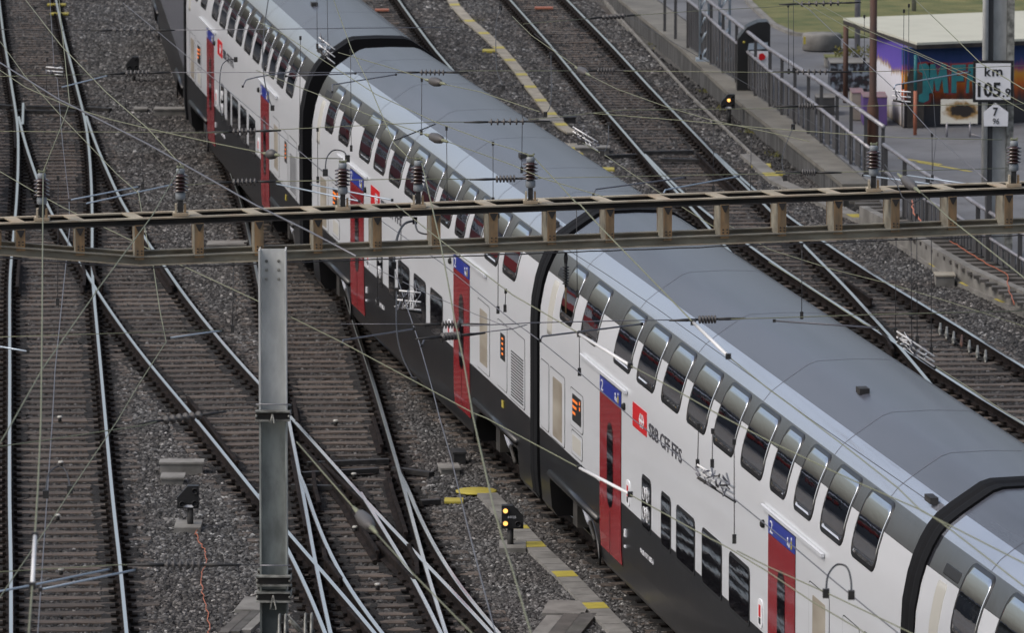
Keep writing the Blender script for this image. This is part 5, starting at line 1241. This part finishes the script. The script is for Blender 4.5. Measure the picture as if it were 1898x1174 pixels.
# point-motor rodding across the switches
def rods(lst, lb):
    P0 = G(lst[0][0][0], lst[0][0][1], -.1); t = thing('point_rodding', lb, 'point rods', tuple(P0))
    for (a, c) in lst:
        b = MB('darksteel', 'railtop'); b.beam(G(a[0], a[1], -.12), G(c[0], c[1], -.12), .12, .07, 0); b.build('rod', t)
rods([((570, 861), (720, 855)), ((560, 880), (700, 872)), ((540, 903), (640, 905)), ((730, 870), (800, 880)), ((780, 932), (815, 930))], 'black steel rods driving the points of the crossing near the bottom')
rods([((-5, 196), (30, 198)), ((50, 198), (150, 200)), ((160, 200), (205, 203)), ((20, 206), (140, 208))], 'black steel rods driving the points of the left junction')
rods([((1195, 283), (1285, 281)), ((1225, 296), (1300, 298)), ((1120, 290), (1180, 288))], 'black steel rods driving the points of the right junction')
for i in range(7):
    q0 = [(1743, 600), (1755, 607), (1768, 616), (1783, 622), (1797, 632), (1812, 642), (1827, 650)][i]
    a = G(q0[0], q0[1], -.03); c = a + Vector((-.04, -.55, -.13)); b = MB('galvedge' if i != 3 else 'rust'); b.tube([a, a.lerp(c, .7), c], [.02, .035, .012], 6)
    tag(b.build('rail_brace', origin=c), 'small pale brace leaning on the outer right rail', 'rail brace', 'seven rail braces along the outer right rail')

# ------------------------------------------------------------------ right side: wall, slab, railing, plaza
PZ = .28
b = MB('soil'); pts = [(1105, -60), (1121, 0), (1141, 27), (1277, 177), (1425, 320), (1470, 352), (1570, 352), (1425, 250), (1257, 110), (1151, 0), (1090, -60)]
P = [G(a, c, -.235) for a, c in ((1085, -60), (1115, 0), (1141, 27), (1277, 177), (1425, 320), (1475, 365), (1640, 365), (1560, 330), (1425, 222), (1257, 80), (1151, -10), (1110, -60))]
b.prism([Vector((p.x, p.y, -.235)) for p in P], (0, 0, -.03)); struct(b.build('service_path'))
b = MB('conc'); kb = [G(a, c, -.2) for a, c in ((1100, -60), (1121, 0), (1141, 27), (1277, 177), (1425, 320), (1470, 362))]
for a, c in zip(kb, kb[1:]): b.beam(a, c, .06, .12)
tag(b.build('path_kerb', origin=kb[3]), 'thin concrete kerb edging the dark path beside the right track', 'kerb')
# retaining wall and slab
topf = [(1090, -60), (1151, 0), (1257, 85), (1359, 180), (1425, 232), (1561, 341)]
tin = [(1150, -60), (1218, 0), (1320, 75), (1425, 183), (1450, 205), (1612, 341)]
TF = [G(a, c, PZ) for a, c in topf]; TI = [G(a, c, PZ) for a, c in tin]
WL = thing('retaining_wall', 'stained concrete retaining wall with a broad pale slab on top, beside the path', 'wall', (TF[3].x, TF[3].y, GZ))
b = MB('concwall'); 
for a, c in zip(TF, TF[1:]):
    b.prism([a + Vector((.03, 0, -.09)), c + Vector((.03, 0, -.09)), c + Vector((.35, 0, -.09)), a + Vector((.35, 0, -.09))], (0, 0, -(PZ - .09 - GZ)))
b.build('wall_face', WL)
b = MB('slab'); pol = TF + TI[::-1]; b.prism(pol, (0, 0, -.085)); b.build('top_slab', WL)
# plaza ground
b = MB('asphalt'); pp = [G(a, c, PZ - .02) for a, c in ((1150, -60), (1218, 0), (1320, 75), (1450, 205), (1612, 341), (1630, 372), (1719, 420), (1800, 455), (1898, 500), (2100, 610))]
pp += [Vector((30, 100, PZ - .02)), Vector((40, 300, PZ - .02)), Vector((-2, 300, PZ - .02))]
b.prism([Vector((p.x + .05, p.y, PZ - .02)) for p in pp], (0, 0, -.45)); struct(b.build('plaza'))
b = MB('yellow'); 
for a, c in (((1668, 293), (1745, 305)), ((1700, 300), (1800, 318))):
    b.beam(G(a[0], a[1], PZ - .015), G(c[0], c[1], PZ - .015), .09, .004)
struct(b.build('plaza_line_marking'))
b = MB('grass'); gp_ = [G(a, c, PZ + .02) for a, c in ((1380, -30), (1397, 5), (1440, 45), (1478, 62), (1510, 65), (1565, 68), (1700, 66), (2300, 60), (2400, -80), (1300, -80))]
b.prism([Vector((p.x, p.y, PZ + .03)) for p in gp_], (0, 0, -.2)); struct(b.build('lawn'))
b = MB('conc'); ek = [G(a, c, PZ + .02) for a, c in ((1380, -30), (1397, 5), (1440, 45), (1478, 62), (1510, 65), (1565, 68))]
for a, c in zip(ek, ek[1:]): b.beam(a + Vector((-.1, 0, 0)), c + Vector((-.1, 0, 0)), .16, .08)
tag(b.build('lawn_kerb', origin=ek[2]), 'curved pale kerb between the grey plaza and the grass', 'kerb')
# grass blades
# railing: posts standing on the slab's inner edge, two rails, dull infill
RT = [(1298, -12), (1350, 30), (1425, 90), (1530, 158), (1638, 235)]
def raillerp(tab, x):
    for (x0, y0), (x1, y1) in zip(tab, tab[1:]):
        if x0 <= x <= x1: return y0 + (y1 - y0) * (x - x0) / (x1 - x0)
    return tab[-1][1] if x > tab[-1][0] else tab[0][1]
RG = thing('railing', 'long grey metal railing with dark posts and infill beside the plaza, ending before the beam', 'railing', tuple(G(1560, 320, PZ)))
posts = [(1365, 160), (1400, 185), (1427, 200), (1449, 215), (1473, 235), (1498, 255), (1522, 272), (1551, 292), (1577, 310), (1604, 326), (1634, 345)]
# base line of the railing on the ground, fitted from the posts' feet
def foot(px): return G(px, 345 - (1634 - px) * .715, PZ)
feet = {}
for px in [1232, 1252, 1275, 1297, 1318, 1340, 1365, 1385, 1400, 1427, 1449, 1473, 1498, 1522, 1551, 1577, 1604, 1636]:
    f_ = foot(px); feet[px] = f_; ztop = Q(px, raillerp(RT, px) + 3 if px >= 1298 else raillerp([(1140, -100), (1298, -12)], px), f_.y).z
    b = MB('raildark'); b.box((f_.x, f_.y, (PZ + ztop) / 2), (.07, .07, ztop - PZ)); b.build('post', RG)
b = MB('rail_steel')
tp = [Q(px, y, foot(px).y) for px, y in [(1200, -70)] + RT]; b.tube(tp, .045, 8); 
b.build('top_rail', RG)
lowr = [(1218, -50), (1275, 0), (1303, 22), (1345, 62), (1385, 95), (1425, 130), (1500, 185), (1612, 275)]
b = MB('rail_steel'); b.tube([Q(px, y, foot(px).y - .05) for px, y in lowr], .04, 8); b.build('middle_rail', RG)
b = MB('mesh')
for (x0, y0), (x1, y1) in zip(lowr[1:], lowr[2:]):
    a, c = Q(x0, y0 + 3, foot(x0).y), Q(x1, y1 + 3, foot(x1).y); a0, c0 = Vector((a.x, a.y, PZ + .06)), Vector((c.x, c.y, PZ + .06))
    n = 8
    for i in range(n):
        u0, u1 = (i + .12) / n, (i + .80) / n; b.prism([a.lerp(c, u0), a.lerp(c, u1), a0.lerp(c0, u1), a0.lerp(c0, u0)], (.015, .01, 0))
b.build('infill_slats', RG)
RG2 = thing('railing', 'lower grey railing section that continues behind the gantry beam to the mast', 'railing', tuple(G(1700, 400, PZ - .1)))
R2 = [(1638, 268), (1676, 295), (1720, 325), (1765, 345), (1800, 372), (1860, 410), (1930, 455)]
def foot2(px): return G(px, 380 + (px - 1638) * .50, PZ - .02)
b = MB('rail_steel'); b.tube([Q(px, y, foot2(px).y) for px, y in R2], .04, 8); b.build('top_rail', RG2)
for px in (1641, 1676, 1719, 1765, 1812, 1890):
    f_ = foot2(px); zt_ = Q(px, raillerp(R2, px) + 2, f_.y).z; b = MB('raildark'); b.box((f_.x, f_.y, (PZ - .1 + zt_) / 2), (.08, .08, zt_ - PZ + .1)); b.build('post', RG2)
b = MB('rail_steel'); b.tube([Q(px, y + 48, foot2(px).y) for px, y in R2], .03, 8); b.build('middle_rail', RG2)
b = MB('mesh')
for (x0, y0), (x1, y1) in zip(R2[1:], R2[2:]):
    a, c = Q(x0, y0 + 52, foot2(x0).y), Q(x1, y1 + 52, foot2(x1).y); a0, c0 = Vector((a.x, a.y, PZ - .05)), Vector((c.x, c.y, PZ - .05))
    for i in range(6):
        u0, u1 = (i + .1) / 6, (i + .85) / 6; b.prism([a.lerp(c, u0), a.lerp(c, u1), a0.lerp(c0, u1), a0.lerp(c0, u0)], (.015, .01, 0))
b.build('infill_slats', RG2)
# board walkway and its kerb trough
WK = thing('board_walkway', 'walkway of dark weathered cross boards below the right end of the beam', 'walkway', tuple(G(1800, 470, -.12)))
for i in range(34):
    y0 = 372 + i * 6.2 + i * i * .02
    xl = 1575 + (y0 - 372) * 1.65 if y0 < 445 else 1698 + (y0 - 445) * 1.62; xr = xl + 230
    a = G(xl, y0, .19); c = G(xr, y0 - 2, .19); b = MB('walk'); dz_ = Vector((0, 0, rng.uniform(-.008, .008))); b.prism([a + dz_, c + dz_, c + dz_ + Vector((0, .27, 0)), a + dz_ + Vector((0, .27, 0))], (0, 0, -.06))
    b.build('board', WK)
strip('kerb_trough', [(1385, 290), (1440, 338), (1500, 366), (1560, 393), (1610, 415), (1663, 447), (1715, 481), (1783, 525), (1840, 552), (1900, 580), (1960, 610)], .30, 'conc', 'low concrete kerb trough with yellow slabs bordering the walkway', 'cable trough', -.26, .10, [(1672, 446, .4), (1745, 497, .5), (1806, 532, .5), (1868, 563, .5), (1430, 328, .6), (1590, 405, .5)])
kb = [G(a, c, .06) for a, c in ((1600, 398), (1690, 445), (1740, 478), (1800, 512), (1850, 535), (1910, 560), (1960, 585))]
b = MB('conc')
for a, c in zip(kb, kb[1:]): b.beam(a, c, .16, .34)
tag(b.build('walkway_kerb', origin=kb[2]), 'curving pale concrete kerb between the trough and the boards', 'kerb')

# concrete mast with the kilometre board
mb_ = G(1848, 482, .2); MS = thing('concrete_mast', 'tall weathered grey mast at the right edge carrying the kilometre boards', 'mast', tuple(mb_))
sc_ = Wd(mb_)
b = MB('galvedge', 'galv', 'raildark'); mx_, my_ = mb_.x, mb_.y
b.box((mx_ - .17, my_, 6), (.10, .45, 12.4), 2); b.box((mx_ + .20, my_, 6), (.13, .45, 12.4), 0); b.box((mx_ + .02, my_ + .06, 6), (.26, .20, 12.3), 1); b.build('column', MS)
b = MB('galv'); b.tube([(mx_ - .27, my_ - .28, 1.6), (mx_ - .27, my_ - .28, 12.2)], .055, 8); b.build('conduit', MS)
kp = Q(1841, 150, my_ - .36); s_ = Wd(kp)
KB = thing('kilometre_board', 'white square board with black frame reading km 105.9 on the mast', 'sign', (kp.x, kp.y, Q(1841, 187, kp.y).z))
def onp(px, py, dy=0): v = Q(px, py, kp.y + dy); return v
def rect(b, x0, y0, x1, y1, dy, th, mi=0):
    a = onp(x0, y0, dy); c = onp(x1, y1, dy); b.box(((a.x + c.x) / 2, kp.y + dy + th / 2, (a.z + c.z) / 2), (abs(c.x - a.x), th, abs(a.z - c.z)), mi)
b = MB('sign_black'); rect(b, 1804, 112, 1878, 189.5, 0, .03); b.build('frame', KB)
b = MB('sign_white'); rect(b, 1809, 117, 1873, 184.5, -.006, .006); b.build('face', KB)
text_obj('lettering', 'k', onp(1825, 141, -.012), (1, 0, 0), (0, 0, 1), 18 / s_, 'sign_black', 12 / s_, KB, .02)
text_obj('lettering', 'm', onp(1839, 141, -.012), (1, 0, 0), (0, 0, 1), 13 / s_, 'sign_black', 19 / s_, KB, .02)
text_obj('lettering', '105', onp(1812, 180, -.012), (1, 0, 0), (0, 0, 1), 28 / s_, 'sign_black', 43 / s_, KB, .03)
text_obj('lettering', '.', onp(1858, 180, -.012), (1, 0, 0), (0, 0, 1), 4 / s_, 'sign_black', 4 / s_, KB)
text_obj('lettering', '9', onp(1863, 180, -.012), (1, 0, 0), (0, 0, 1), 17 / s_, 'sign_black', 10 / s_, KB, .02)
NB = thing('number_board', 'small white house-shaped board with 7 over 96 below the kilometre board', 'sign', (kp.x, kp.y, onp(1845, 234).z))
b = MB('sign_white'); b.prism([onp(1824, 234), onp(1868, 234), onp(1869, 208), onp(1845, 190.5), onp(1823, 208)], (0, .02, 0)); b.build('face', NB)
text_obj('lettering', '7', onp(1840.5, 215, -.008), (1, 0, 0), (0, 0, 1), 16 / s_, 'sign_black', 9 / s_, NB, .02)
text_obj('lettering', '96', onp(1840, 230, -.008), (1, 0, 0), (0, 0, 1), 11 / s_, 'sign_black', 12 / s_, NB)
# rusty pole
rp_ = G(1617, 322, PZ); RP = thing('rusty_pole', 'slender rust-brown pole with a thicker sleeve, standing behind the railing', 'pole', tuple(rp_))
b = MB('rust'); zs = Q(1617, 190, rp_.y).z
b.tube([(rp_.x, rp_.y, PZ), (rp_.x, rp_.y, zs - .1), (rp_.x, rp_.y, zs + .15), (rp_.x, rp_.y, 6.5)], [.12, .12, .075, .07], 12); b.build('tube', RP)
# pale blue lattice mast at the top
LM = G(1338, 112, PZ); lt = thing('lattice_mast', 'pale blue lattice signal mast rising beside the railing at the top', 'mast', tuple(LM))
for dx, wd_ in ((-.42, .20), (.06, .24)):
    b = MB('tube'); bx_ = LM.x + dx
    for ex in (-wd_ / 2, wd_ / 2):
        for ey in (-.15, .15): b.tube([(bx_ + ex, LM.y + ey, PZ), (bx_ + ex, LM.y + ey, 6)], .03, 6)
    for i in range(14):
        z = PZ + i * .4
        for ey in (-.15, .15): b.tube([(bx_ - wd_ / 2, LM.y + ey, z), (bx_ + wd_ / 2, LM.y + ey, z + .4)], .014, 5)
    b.build('lattice_leg', lt)
    b = MB('tube'); b.box((bx_, LM.y, PZ + .03), (.4, .5, .06)); b.build('foot_plate', lt)
b = MB('tube'); b.box((LM.x - .18, LM.y, 2.2), (.5, .2, .5)); b.build('cross_box', lt)
# graffiti hut
def PG(px, py, z=PZ): return G(px, py, z)
RH = 1.86
r_nl = PG(1698, 238); r_fl = PG(1562, 186); r_nr = PG(2080, 222); r_fr = PG(1960, 168)
HT = thing('graffiti_hut', 'low kiosk with cream flat roof and walls sprayed with teal, orange and purple graffiti', 'hut', tuple(r_nl))
zt_ = PZ + RH
b = MB('roofcream', 'trussdark'); top = [Vector((v.x, v.y, zt_)) for v in (r_fl, r_nl, r_nr, r_fr)]
b.prism(top, (0, 0, -.05)); b.prism([v * 1 + Vector((0, 0, -.052)) for v in top], (0, 0, -.09), 1)
b.build('roof', HT)
bx0 = PG(1676, 236); bxl = PG(1618, 196); bxr = PG(2060, 218)
def wallpoly(a, c, z0, z1, th, m, name, n=1):
    b = MB(m); d = (c - a).normalized(); nn = Vector((-d.y, d.x, 0)); b.prism([Vector((a.x, a.y, z0)), Vector((c.x, c.y, z0)), Vector((c.x, c.y, z1)), Vector((a.x, a.y, z1))], nn * th); return b.build(name, HT)
def grad_mat(name, stops, z0, z1):
    m = bpy.data.materials.new(name); m.use_nodes = True; t = m.node_tree; bs = t.nodes['Principled BSDF']; bs.inputs['Roughness'].default_value = .75
    g = _n(t, 'ShaderNodeNewGeometry'); sx_ = _n(t, 'ShaderNodeSeparateXYZ'); t.links.new(g.outputs['Position'], sx_.inputs[0])
    nz = _n(t, 'ShaderNodeTexNoise'); nz.inputs['Scale'].default_value = 2.2; nz.inputs['Detail'].default_value = 6
    mp = _n(t, 'ShaderNodeMapping'); mp.inputs['Scale'].default_value = (2, 2, .5); t.links.new(g.outputs['Position'], mp.inputs[0]); t.links.new(mp.outputs[0], nz.inputs['Vector'])
    a = _n(t, 'ShaderNodeMath', operation='MULTIPLY_ADD'); a.inputs[1].default_value = .7; a.inputs[2].default_value = -.35; t.links.new(nz.outputs['Fac'], a.inputs[0])
    s = _n(t, 'ShaderNodeMath', operation='ADD'); t.links.new(sx_.outputs['Z'], s.inputs[0]); t.links.new(a.outputs[0], s.inputs[1])
    mr = _n(t, 'ShaderNodeMapRange'); mr.inputs[1].default_value = z0; mr.inputs[2].default_value = z1; t.links.new(s.outputs[0], mr.inputs[0])
    rp = _n(t, 'ShaderNodeValToRGB'); cr = rp.color_ramp; cr.elements[0].position = stops[0][0]; cr.elements[0].color = (*stops[0][1], 1); cr.elements[1].position = stops[-1][0]; cr.elements[1].color = (*stops[-1][1], 1)
    for p_, c_ in stops[1:-1]: e = cr.elements.new(p_); e.color = (*c_, 1)
    t.links.new(mr.outputs[0], rp.inputs[0]); t.links.new(rp.outputs[0], bs.inputs['Base Color']); return m
M['graf_front'] = grad_mat('sprayed_sunset_wall', [(0, (.03, .03, .035)), (.28, (.05, .045, .045)), (.36, (.16, .04, .02)), (.50, (.55, .12, .015)), (.64, (.62, .28, .03)), (.72, (.30, .08, .16)), (.80, (.03, .06, .20)), (1, (.012, .05, .15))], PZ, zt_ - .15)
M['graf_side'] = grad_mat('dripping_white_over_purple', [(0, (.25, .2, .14)), (.2, (.5, .5, .52)), (.62, (.62, .62, .68)), (.66, (.3, .18, .05)), (.7, (.10, .06, .36)), (1, (.07, .04, .28))], PZ, zt_ - .15)
wallpoly(bx0, bxr, PZ, zt_ - .14, .15, 'graf_front', 'front_wall'); wallpoly(bxl, bx0 + Vector((-.02, .02, 0)), PZ, zt_ - .14, .12, 'graf_side', 'side_wall')
b = MB('trussdark'); q0 = bx0 + Vector((.06, -.03, 0)); q1 = bx0 + Vector((.42, -.03, 0)); b.prism([Vector((q0.x, q0.y, PZ)), Vector((q1.x, q1.y, PZ)), Vector((q1.x, q1.y, PZ + 1.1)), Vector(((q0.x + q1.x) / 2 - .1, q0.y, PZ + 1.3)), Vector((q0.x, q0.y, PZ + 1.1))], (0, -.02, 0)); b.build('doorway', HT)
# teal letters with dark red outline
fy = bx0.y - .035
def gl(px, py, dy=0): return Q(px, py, fy - dy)
def letter(pts, nm='graffiti_letter'):
    c = sum((Vector((x, y, 0)) for x, y in pts), Vector()) / len(pts); o_ = [(c.x + (x - c.x) * 1.10 + (1.5 if x > c.x else -1.5), c.y + (y - c.y) * 1.06 + (1.5 if y > c.y else -1.5)) for x, y in pts]
    b = MB('dred'); b.prism([gl(x, y, 0) for x, y in o_], (0, -.012, 0)); b.build('graffiti_outline', HT)
    b = MB('teal'); b.prism([gl(x, y, .014) for x, y in pts], (0, -.012, 0)); b.build(nm, HT)
letter([(1703, 119), (1716, 117), (1722, 122), (1722, 185), (1712, 190), (1703, 188), (1703, 176), (1710, 172), (1710, 135), (1703, 132)])
letter([(1724, 119), (1733, 118), (1738, 142), (1745, 118), (1754, 120), (1758, 172), (1749, 172), (1746, 145), (1740, 168), (1735, 168), (1731, 146), (1729, 172), (1722, 172)])
letter([(1764, 120), (1790, 119), (1790, 130), (1773, 131), (1773, 140), (1786, 140), (1786, 150), (1773, 150), (1773, 172), (1763, 172)])
letter([(1795, 119), (1808, 118), (1812, 172), (1803, 172), (1802, 150), (1797, 150), (1796, 172), (1790, 172)])
letter([(1816, 119), (1850, 119), (1850, 130), (1838, 131), (1838, 172), (1828, 172), (1828, 131), (1816, 130)])
for (px, py, m_, lb, zsplit) in ((1567, 190, 'rust', 'support_post', None), (1696, 250, 'teal', 'support_post', 1)):
    f_ = PG(px, py); b = MB(m_, 'orgpole')
    if zsplit: b.tube([(f_.x, f_.y, PZ + .95), (f_.x, f_.y, zt_ - .14)], .036, 10, 0); b.tube([(f_.x, f_.y, PZ), (f_.x, f_.y, PZ + .95)], .04, 10, 1)
    else: b.tube([(f_.x, f_.y, PZ), (f_.x, f_.y, zt_ - .14)], .06, 10, 0)
    b.build(lb, HT)
f_ = PG(1589, 106); b = MB('rail_steel'); b.tube([(f_.x, f_.y, PZ), (f_.x, f_.y, 5.5)], .07, 10); tag(b.build('lamp_post', origin=f_), 'plain grey lamp post standing behind the kiosk corner', 'lamp post')
f_ = PG(1694, 22); b = MB('rail_steel'); b.tube([(f_.x, f_.y, PZ), (f_.x, f_.y, 4.5)], .06, 10); tag(b.build('lamp_post', origin=f_), 'thin grey post rising above the cream roof', 'lamp post')
# round planter
f_ = PG(1523, 92); b = MB('conc', 'yellow'); b.lathe((f_.x, f_.y, PZ), [(.44, 0), (.47, .02), (.47, .36), (.45, .40), (.2, .41)], 28); b.box((f_.x - .42, f_.y - .22, PZ + .25), (.06, .05, .18), 1); 
tag(b.build('round_block', origin=f_), 'round concrete block with a green paint smear at the edge of the lawn', 'concrete block')
# crates and benches around the kiosk
def crate(px, py, wpx, dep, h_, side, top, label, name, cat, yaw=0):
    p = PG(px, py); w_ = wpx / Wd(p); b = MB(side, top); b.box((p.x, p.y + dep / 2, PZ + h_ / 2), (w_, dep, h_), 0, yaw); b.box((p.x, p.y + dep / 2, PZ + h_ + .012), (w_ + .02, dep + .02, .02), 1, yaw)
    tag(b.build(name, origin=p), label, cat)
M['graf_dark'] = mat('dark_tagged_paint', (.012, .015, .02), .7, col2=(.22, .27, .33), nscale=7, ndetail=3, lo=.48, hi=.62, dirt=(.12, .02, .03), dscale=9, damt=.3)
crate(1575, 168, 72, 1.2, .62, 'graf_dark', 'conc', 'dark concrete block covered with pale graffiti tags left of the kiosk', 'graffiti_block', 'block')
b = MB('leaf'); p = PG(1585, 150); rs = random.Random(3)
for i in range(220):
    u = Vector((rs.uniform(-.5, .5), rs.uniform(-.3, .3), PZ + .62 + rs.uniform(0, .22))); c = Vector((p.x, p.y - .6, 0)) + u; d = Vector((rs.uniform(-1, 1), rs.uniform(-1, 1), rs.uniform(.3, 1))).normalized() * .09; e = d.cross(Vector((rs.random(), rs.random(), .1))).normalized() * .02
    b.add([c - e, c + e, c + d], [(0, 1, 2)])
tag(b.build('weeds', origin=p, fix=False), 'yellowish weeds growing on top of the tagged block', 'plant')
crate(1622, 232, 44, 1.1, .60, 'purple', 'pink', 'purple wooden crate with faded pink lid beside the rusty pole', 'painted_crate', 'crate', .0)
crate(1590, 222, 22, 1.0, .58, 'beige', 'pink', 'beige end crate left of the purple crate', 'painted_crate', 'crate', .0)
crate(1530, 212, 34, .8, .36, 'raildark', 'conc', 'small dark bench block behind the railing', 'bench_block', 'bench')
crate(1545, 125, 30, .8, .22, 'conc', 'grass', 'low planter with grass beside the tagged block', 'low_planter', 'planter')
# burnt board on legs
f_ = PG(1777, 254); BB = thing('notice_board', 'white notice board scorched black in the middle, standing before the kiosk', 'notice board', tuple(f_))
def nb(px, py): return Q(px, py, f_.y)
a, c = nb(1744, 184), nb(1812, 229)
mbn = bpy.data.materials.new('scorched_white_board'); mbn.use_nodes = True; t = mbn.node_tree; bs = t.nodes['Principled BSDF']; bs.inputs['Roughness'].default_value = .6
g = _n(t, 'ShaderNodeNewGeometry'); mp = _n(t, 'ShaderNodeMapping'); ctr = (a + c) / 2 + Vector((.06, 0, .02)); sx0 = 1 / .40; sz0 = 1 / .20
sub = _n(t, 'ShaderNodeVectorMath', operation='SUBTRACT'); sub.inputs[1].default_value = ctr; mul = _n(t, 'ShaderNodeVectorMath', operation='MULTIPLY'); mul.inputs[1].default_value = (sx0, 0, sz0)
ln_ = _n(t, 'ShaderNodeVectorMath', operation='LENGTH'); nz = _n(t, 'ShaderNodeTexNoise'); nz.inputs['Scale'].default_value = 9; nz.inputs['Detail'].default_value = 5
t.links.new(g.outputs['Position'], sub.inputs[0]); t.links.new(sub.outputs[0], mul.inputs[0]); t.links.new(mul.outputs[0], ln_.inputs[0]); t.links.new(g.outputs['Position'], nz.inputs['Vector'])
ad = _n(t, 'ShaderNodeMath', operation='MULTIPLY_ADD'); ad.inputs[1].default_value = .9; t.links.new(nz.outputs['Fac'], ad.inputs[0]); t.links.new(ln_.outputs['Value'], ad.inputs[2])
rp = _n(t, 'ShaderNodeValToRGB'); cr = rp.color_ramp; cr.elements[0].position = .98 / 2; cr.elements[0].color = (.015, .01, .008, 1); cr.elements[1].position = 1.5 / 2; cr.elements[1].color = (.62, .60, .52, 1)
e = cr.elements.new(1.22 / 2); e.color = (.30, .18, .06, 1)
hf = _n(t, 'ShaderNodeMath', operation='MULTIPLY'); hf.inputs[1].default_value = .5; t.links.new(ad.outputs[0], hf.inputs[0]); t.links.new(hf.outputs[0], rp.inputs[0]); t.links.new(rp.outputs[0], bs.inputs['Base Color']); M['scorch'] = mbn
b = MB('scorch'); b.box(tuple((a + c) / 2), (c.x - a.x, .04, a.z - c.z)); b.build('board', BB)
for px in (1755, 1798):
    q = nb(px, 226); b = MB('rail_steel'); b.tube([(q.x, q.y, PZ), (q.x, q.y, q.z)], .025, 6); b.build('leg', BB)
b = MB('rail_steel'); b.tube([nb(1798, 248), nb(1830, 258)], .02, 6); b.build('foot_rail', BB)
# hooded bin beyond the railing
f_ = PG(1400, 168); BN = thing('hooded_bin', 'rounded black hooded bin with white front and red mark behind the railing', 'bin', tuple(f_)); s_ = Wd(f_)
def hb_(px, py, dy=0): return Q(px, py, f_.y + dy)
b = MB('frame'); b.prism([hb_(1366, 168), hb_(1427, 168), hb_(1428, 46), hb_(1422, 40), (hb_(1405, 41)), hb_(1385, 50), hb_(1368, 72)], (0, .8, 0)); b.build('hood', BN)
b = MB('sign_white', 'logo_red', 'tube'); b.prism([hb_(1391, 166, -.02), hb_(1424, 166, -.02), hb_(1424, 94, -.02), hb_(1391, 94, -.02)], (0, -.01, 0))
b.prism([hb_(1406, 112, -.05), hb_(1417, 110, -.05), hb_(1419, 104, -.05), hb_(1414, 98, -.05), hb_(1407, 100, -.05)], (0, -.01, 0), 1)
b.prism([hb_(1386, 92, -.02), hb_(1423, 90, -.02), hb_(1423, 78, -.02), hb_(1388, 80, -.02)], (0, -.01, 0), 2); b.build('front_panel', BN)
b = MB('yellow'); b.lathe(hb_(1379, 78, -.02), [(.03, 0), (.03, .02)], 10, 0, (0, -1, 0)); b.build('badge', BN)
# low weeds along wall and path
b = MB('leaf'); rs = random.Random(9)
for px, py in ((1222, 82), (1232, 88), (1310, 172), (1345, 205), (1415, 250), (1395, 248), (865, 40), (872, 42), (1238, 95), (1440, 290)):
    p = G(px, py, -.22)
    for i in range(60):
        c = p + Vector((rs.gauss(0, .12), rs.gauss(0, .25), rs.uniform(0, .06))); d = Vector((rs.uniform(-1, 1), rs.uniform(-1, 1), rs.uniform(.4, 1))).normalized() * .09; e = d.cross(Vector((rs.random(), rs.random(), .1))).normalized() * .015
        b.add([c - e, c + e, c + d], [(0, 1, 2)])
struct(b.build('trackside_weeds', fix=False), 'stuff')

# ------------------------------------------------------------------ unseen train and shed added left of the frame for the windows to mirror
PK = thing('mirror_train', 'long red and white train added out of view left of the tracks, for the windows to mirror', 'train', (-24, 190, 0), R(11))
PK['_w'] = 0
M['far_red'] = mat('weathered_red_paint', (0.20, 0.02, 0.022), .6); M['far_grey'] = mat('weathered_grey_paint', (0.28, 0.28, 0.29), .6)
b = MB('far_grey', 'far_red', 'glass_low', 'under', 'roof')
for i in range(5):
    y0 = -55 + i * 25.5; y1 = y0 + 24.6; ym_ = (y0 + y1) / 2
    b.box((0, ym_, 1.45), (2.8, 24.6, 1.0), 1); b.box((0, ym_, 2.5), (2.78, 24.4, 1.1), 0); b.box((0, ym_, 3.25), (2.8, 24.6, .4), 1); b.box((0, ym_, 3.65), (2.5, 24.3, .4), 4); b.box((0, ym_, .6), (2.2, 22, .7), 3)
    for j in range(11): b.box((0, y0 + 1.6 + j * 2.15, 2.5), (2.84, 1.5, .75), 2)
b.build('carriage_row', PK)
SB = thing('mirror_shed', 'long pale shed added out of view behind the mirrored train, for the windows to mirror', 'building', (-48, 230, GZ), R(9))
SB['_w'] = 0
b = MB('concwall', 'sign_white', 'glass_low', 'roof')
b.box((0, 0, 2.3), (12, 190, 4.6), 0); b.box((0, 0, 4.8), (13, 192, .4), 3)
for j in range(38): b.box((6.02, -90 + j * 4.8, 2.6), (.1, 3.2, 1.4), 2)
b.box((6.05, 0, 3.9), (.12, 188, .35), 1); b.build('shed_body', SB)
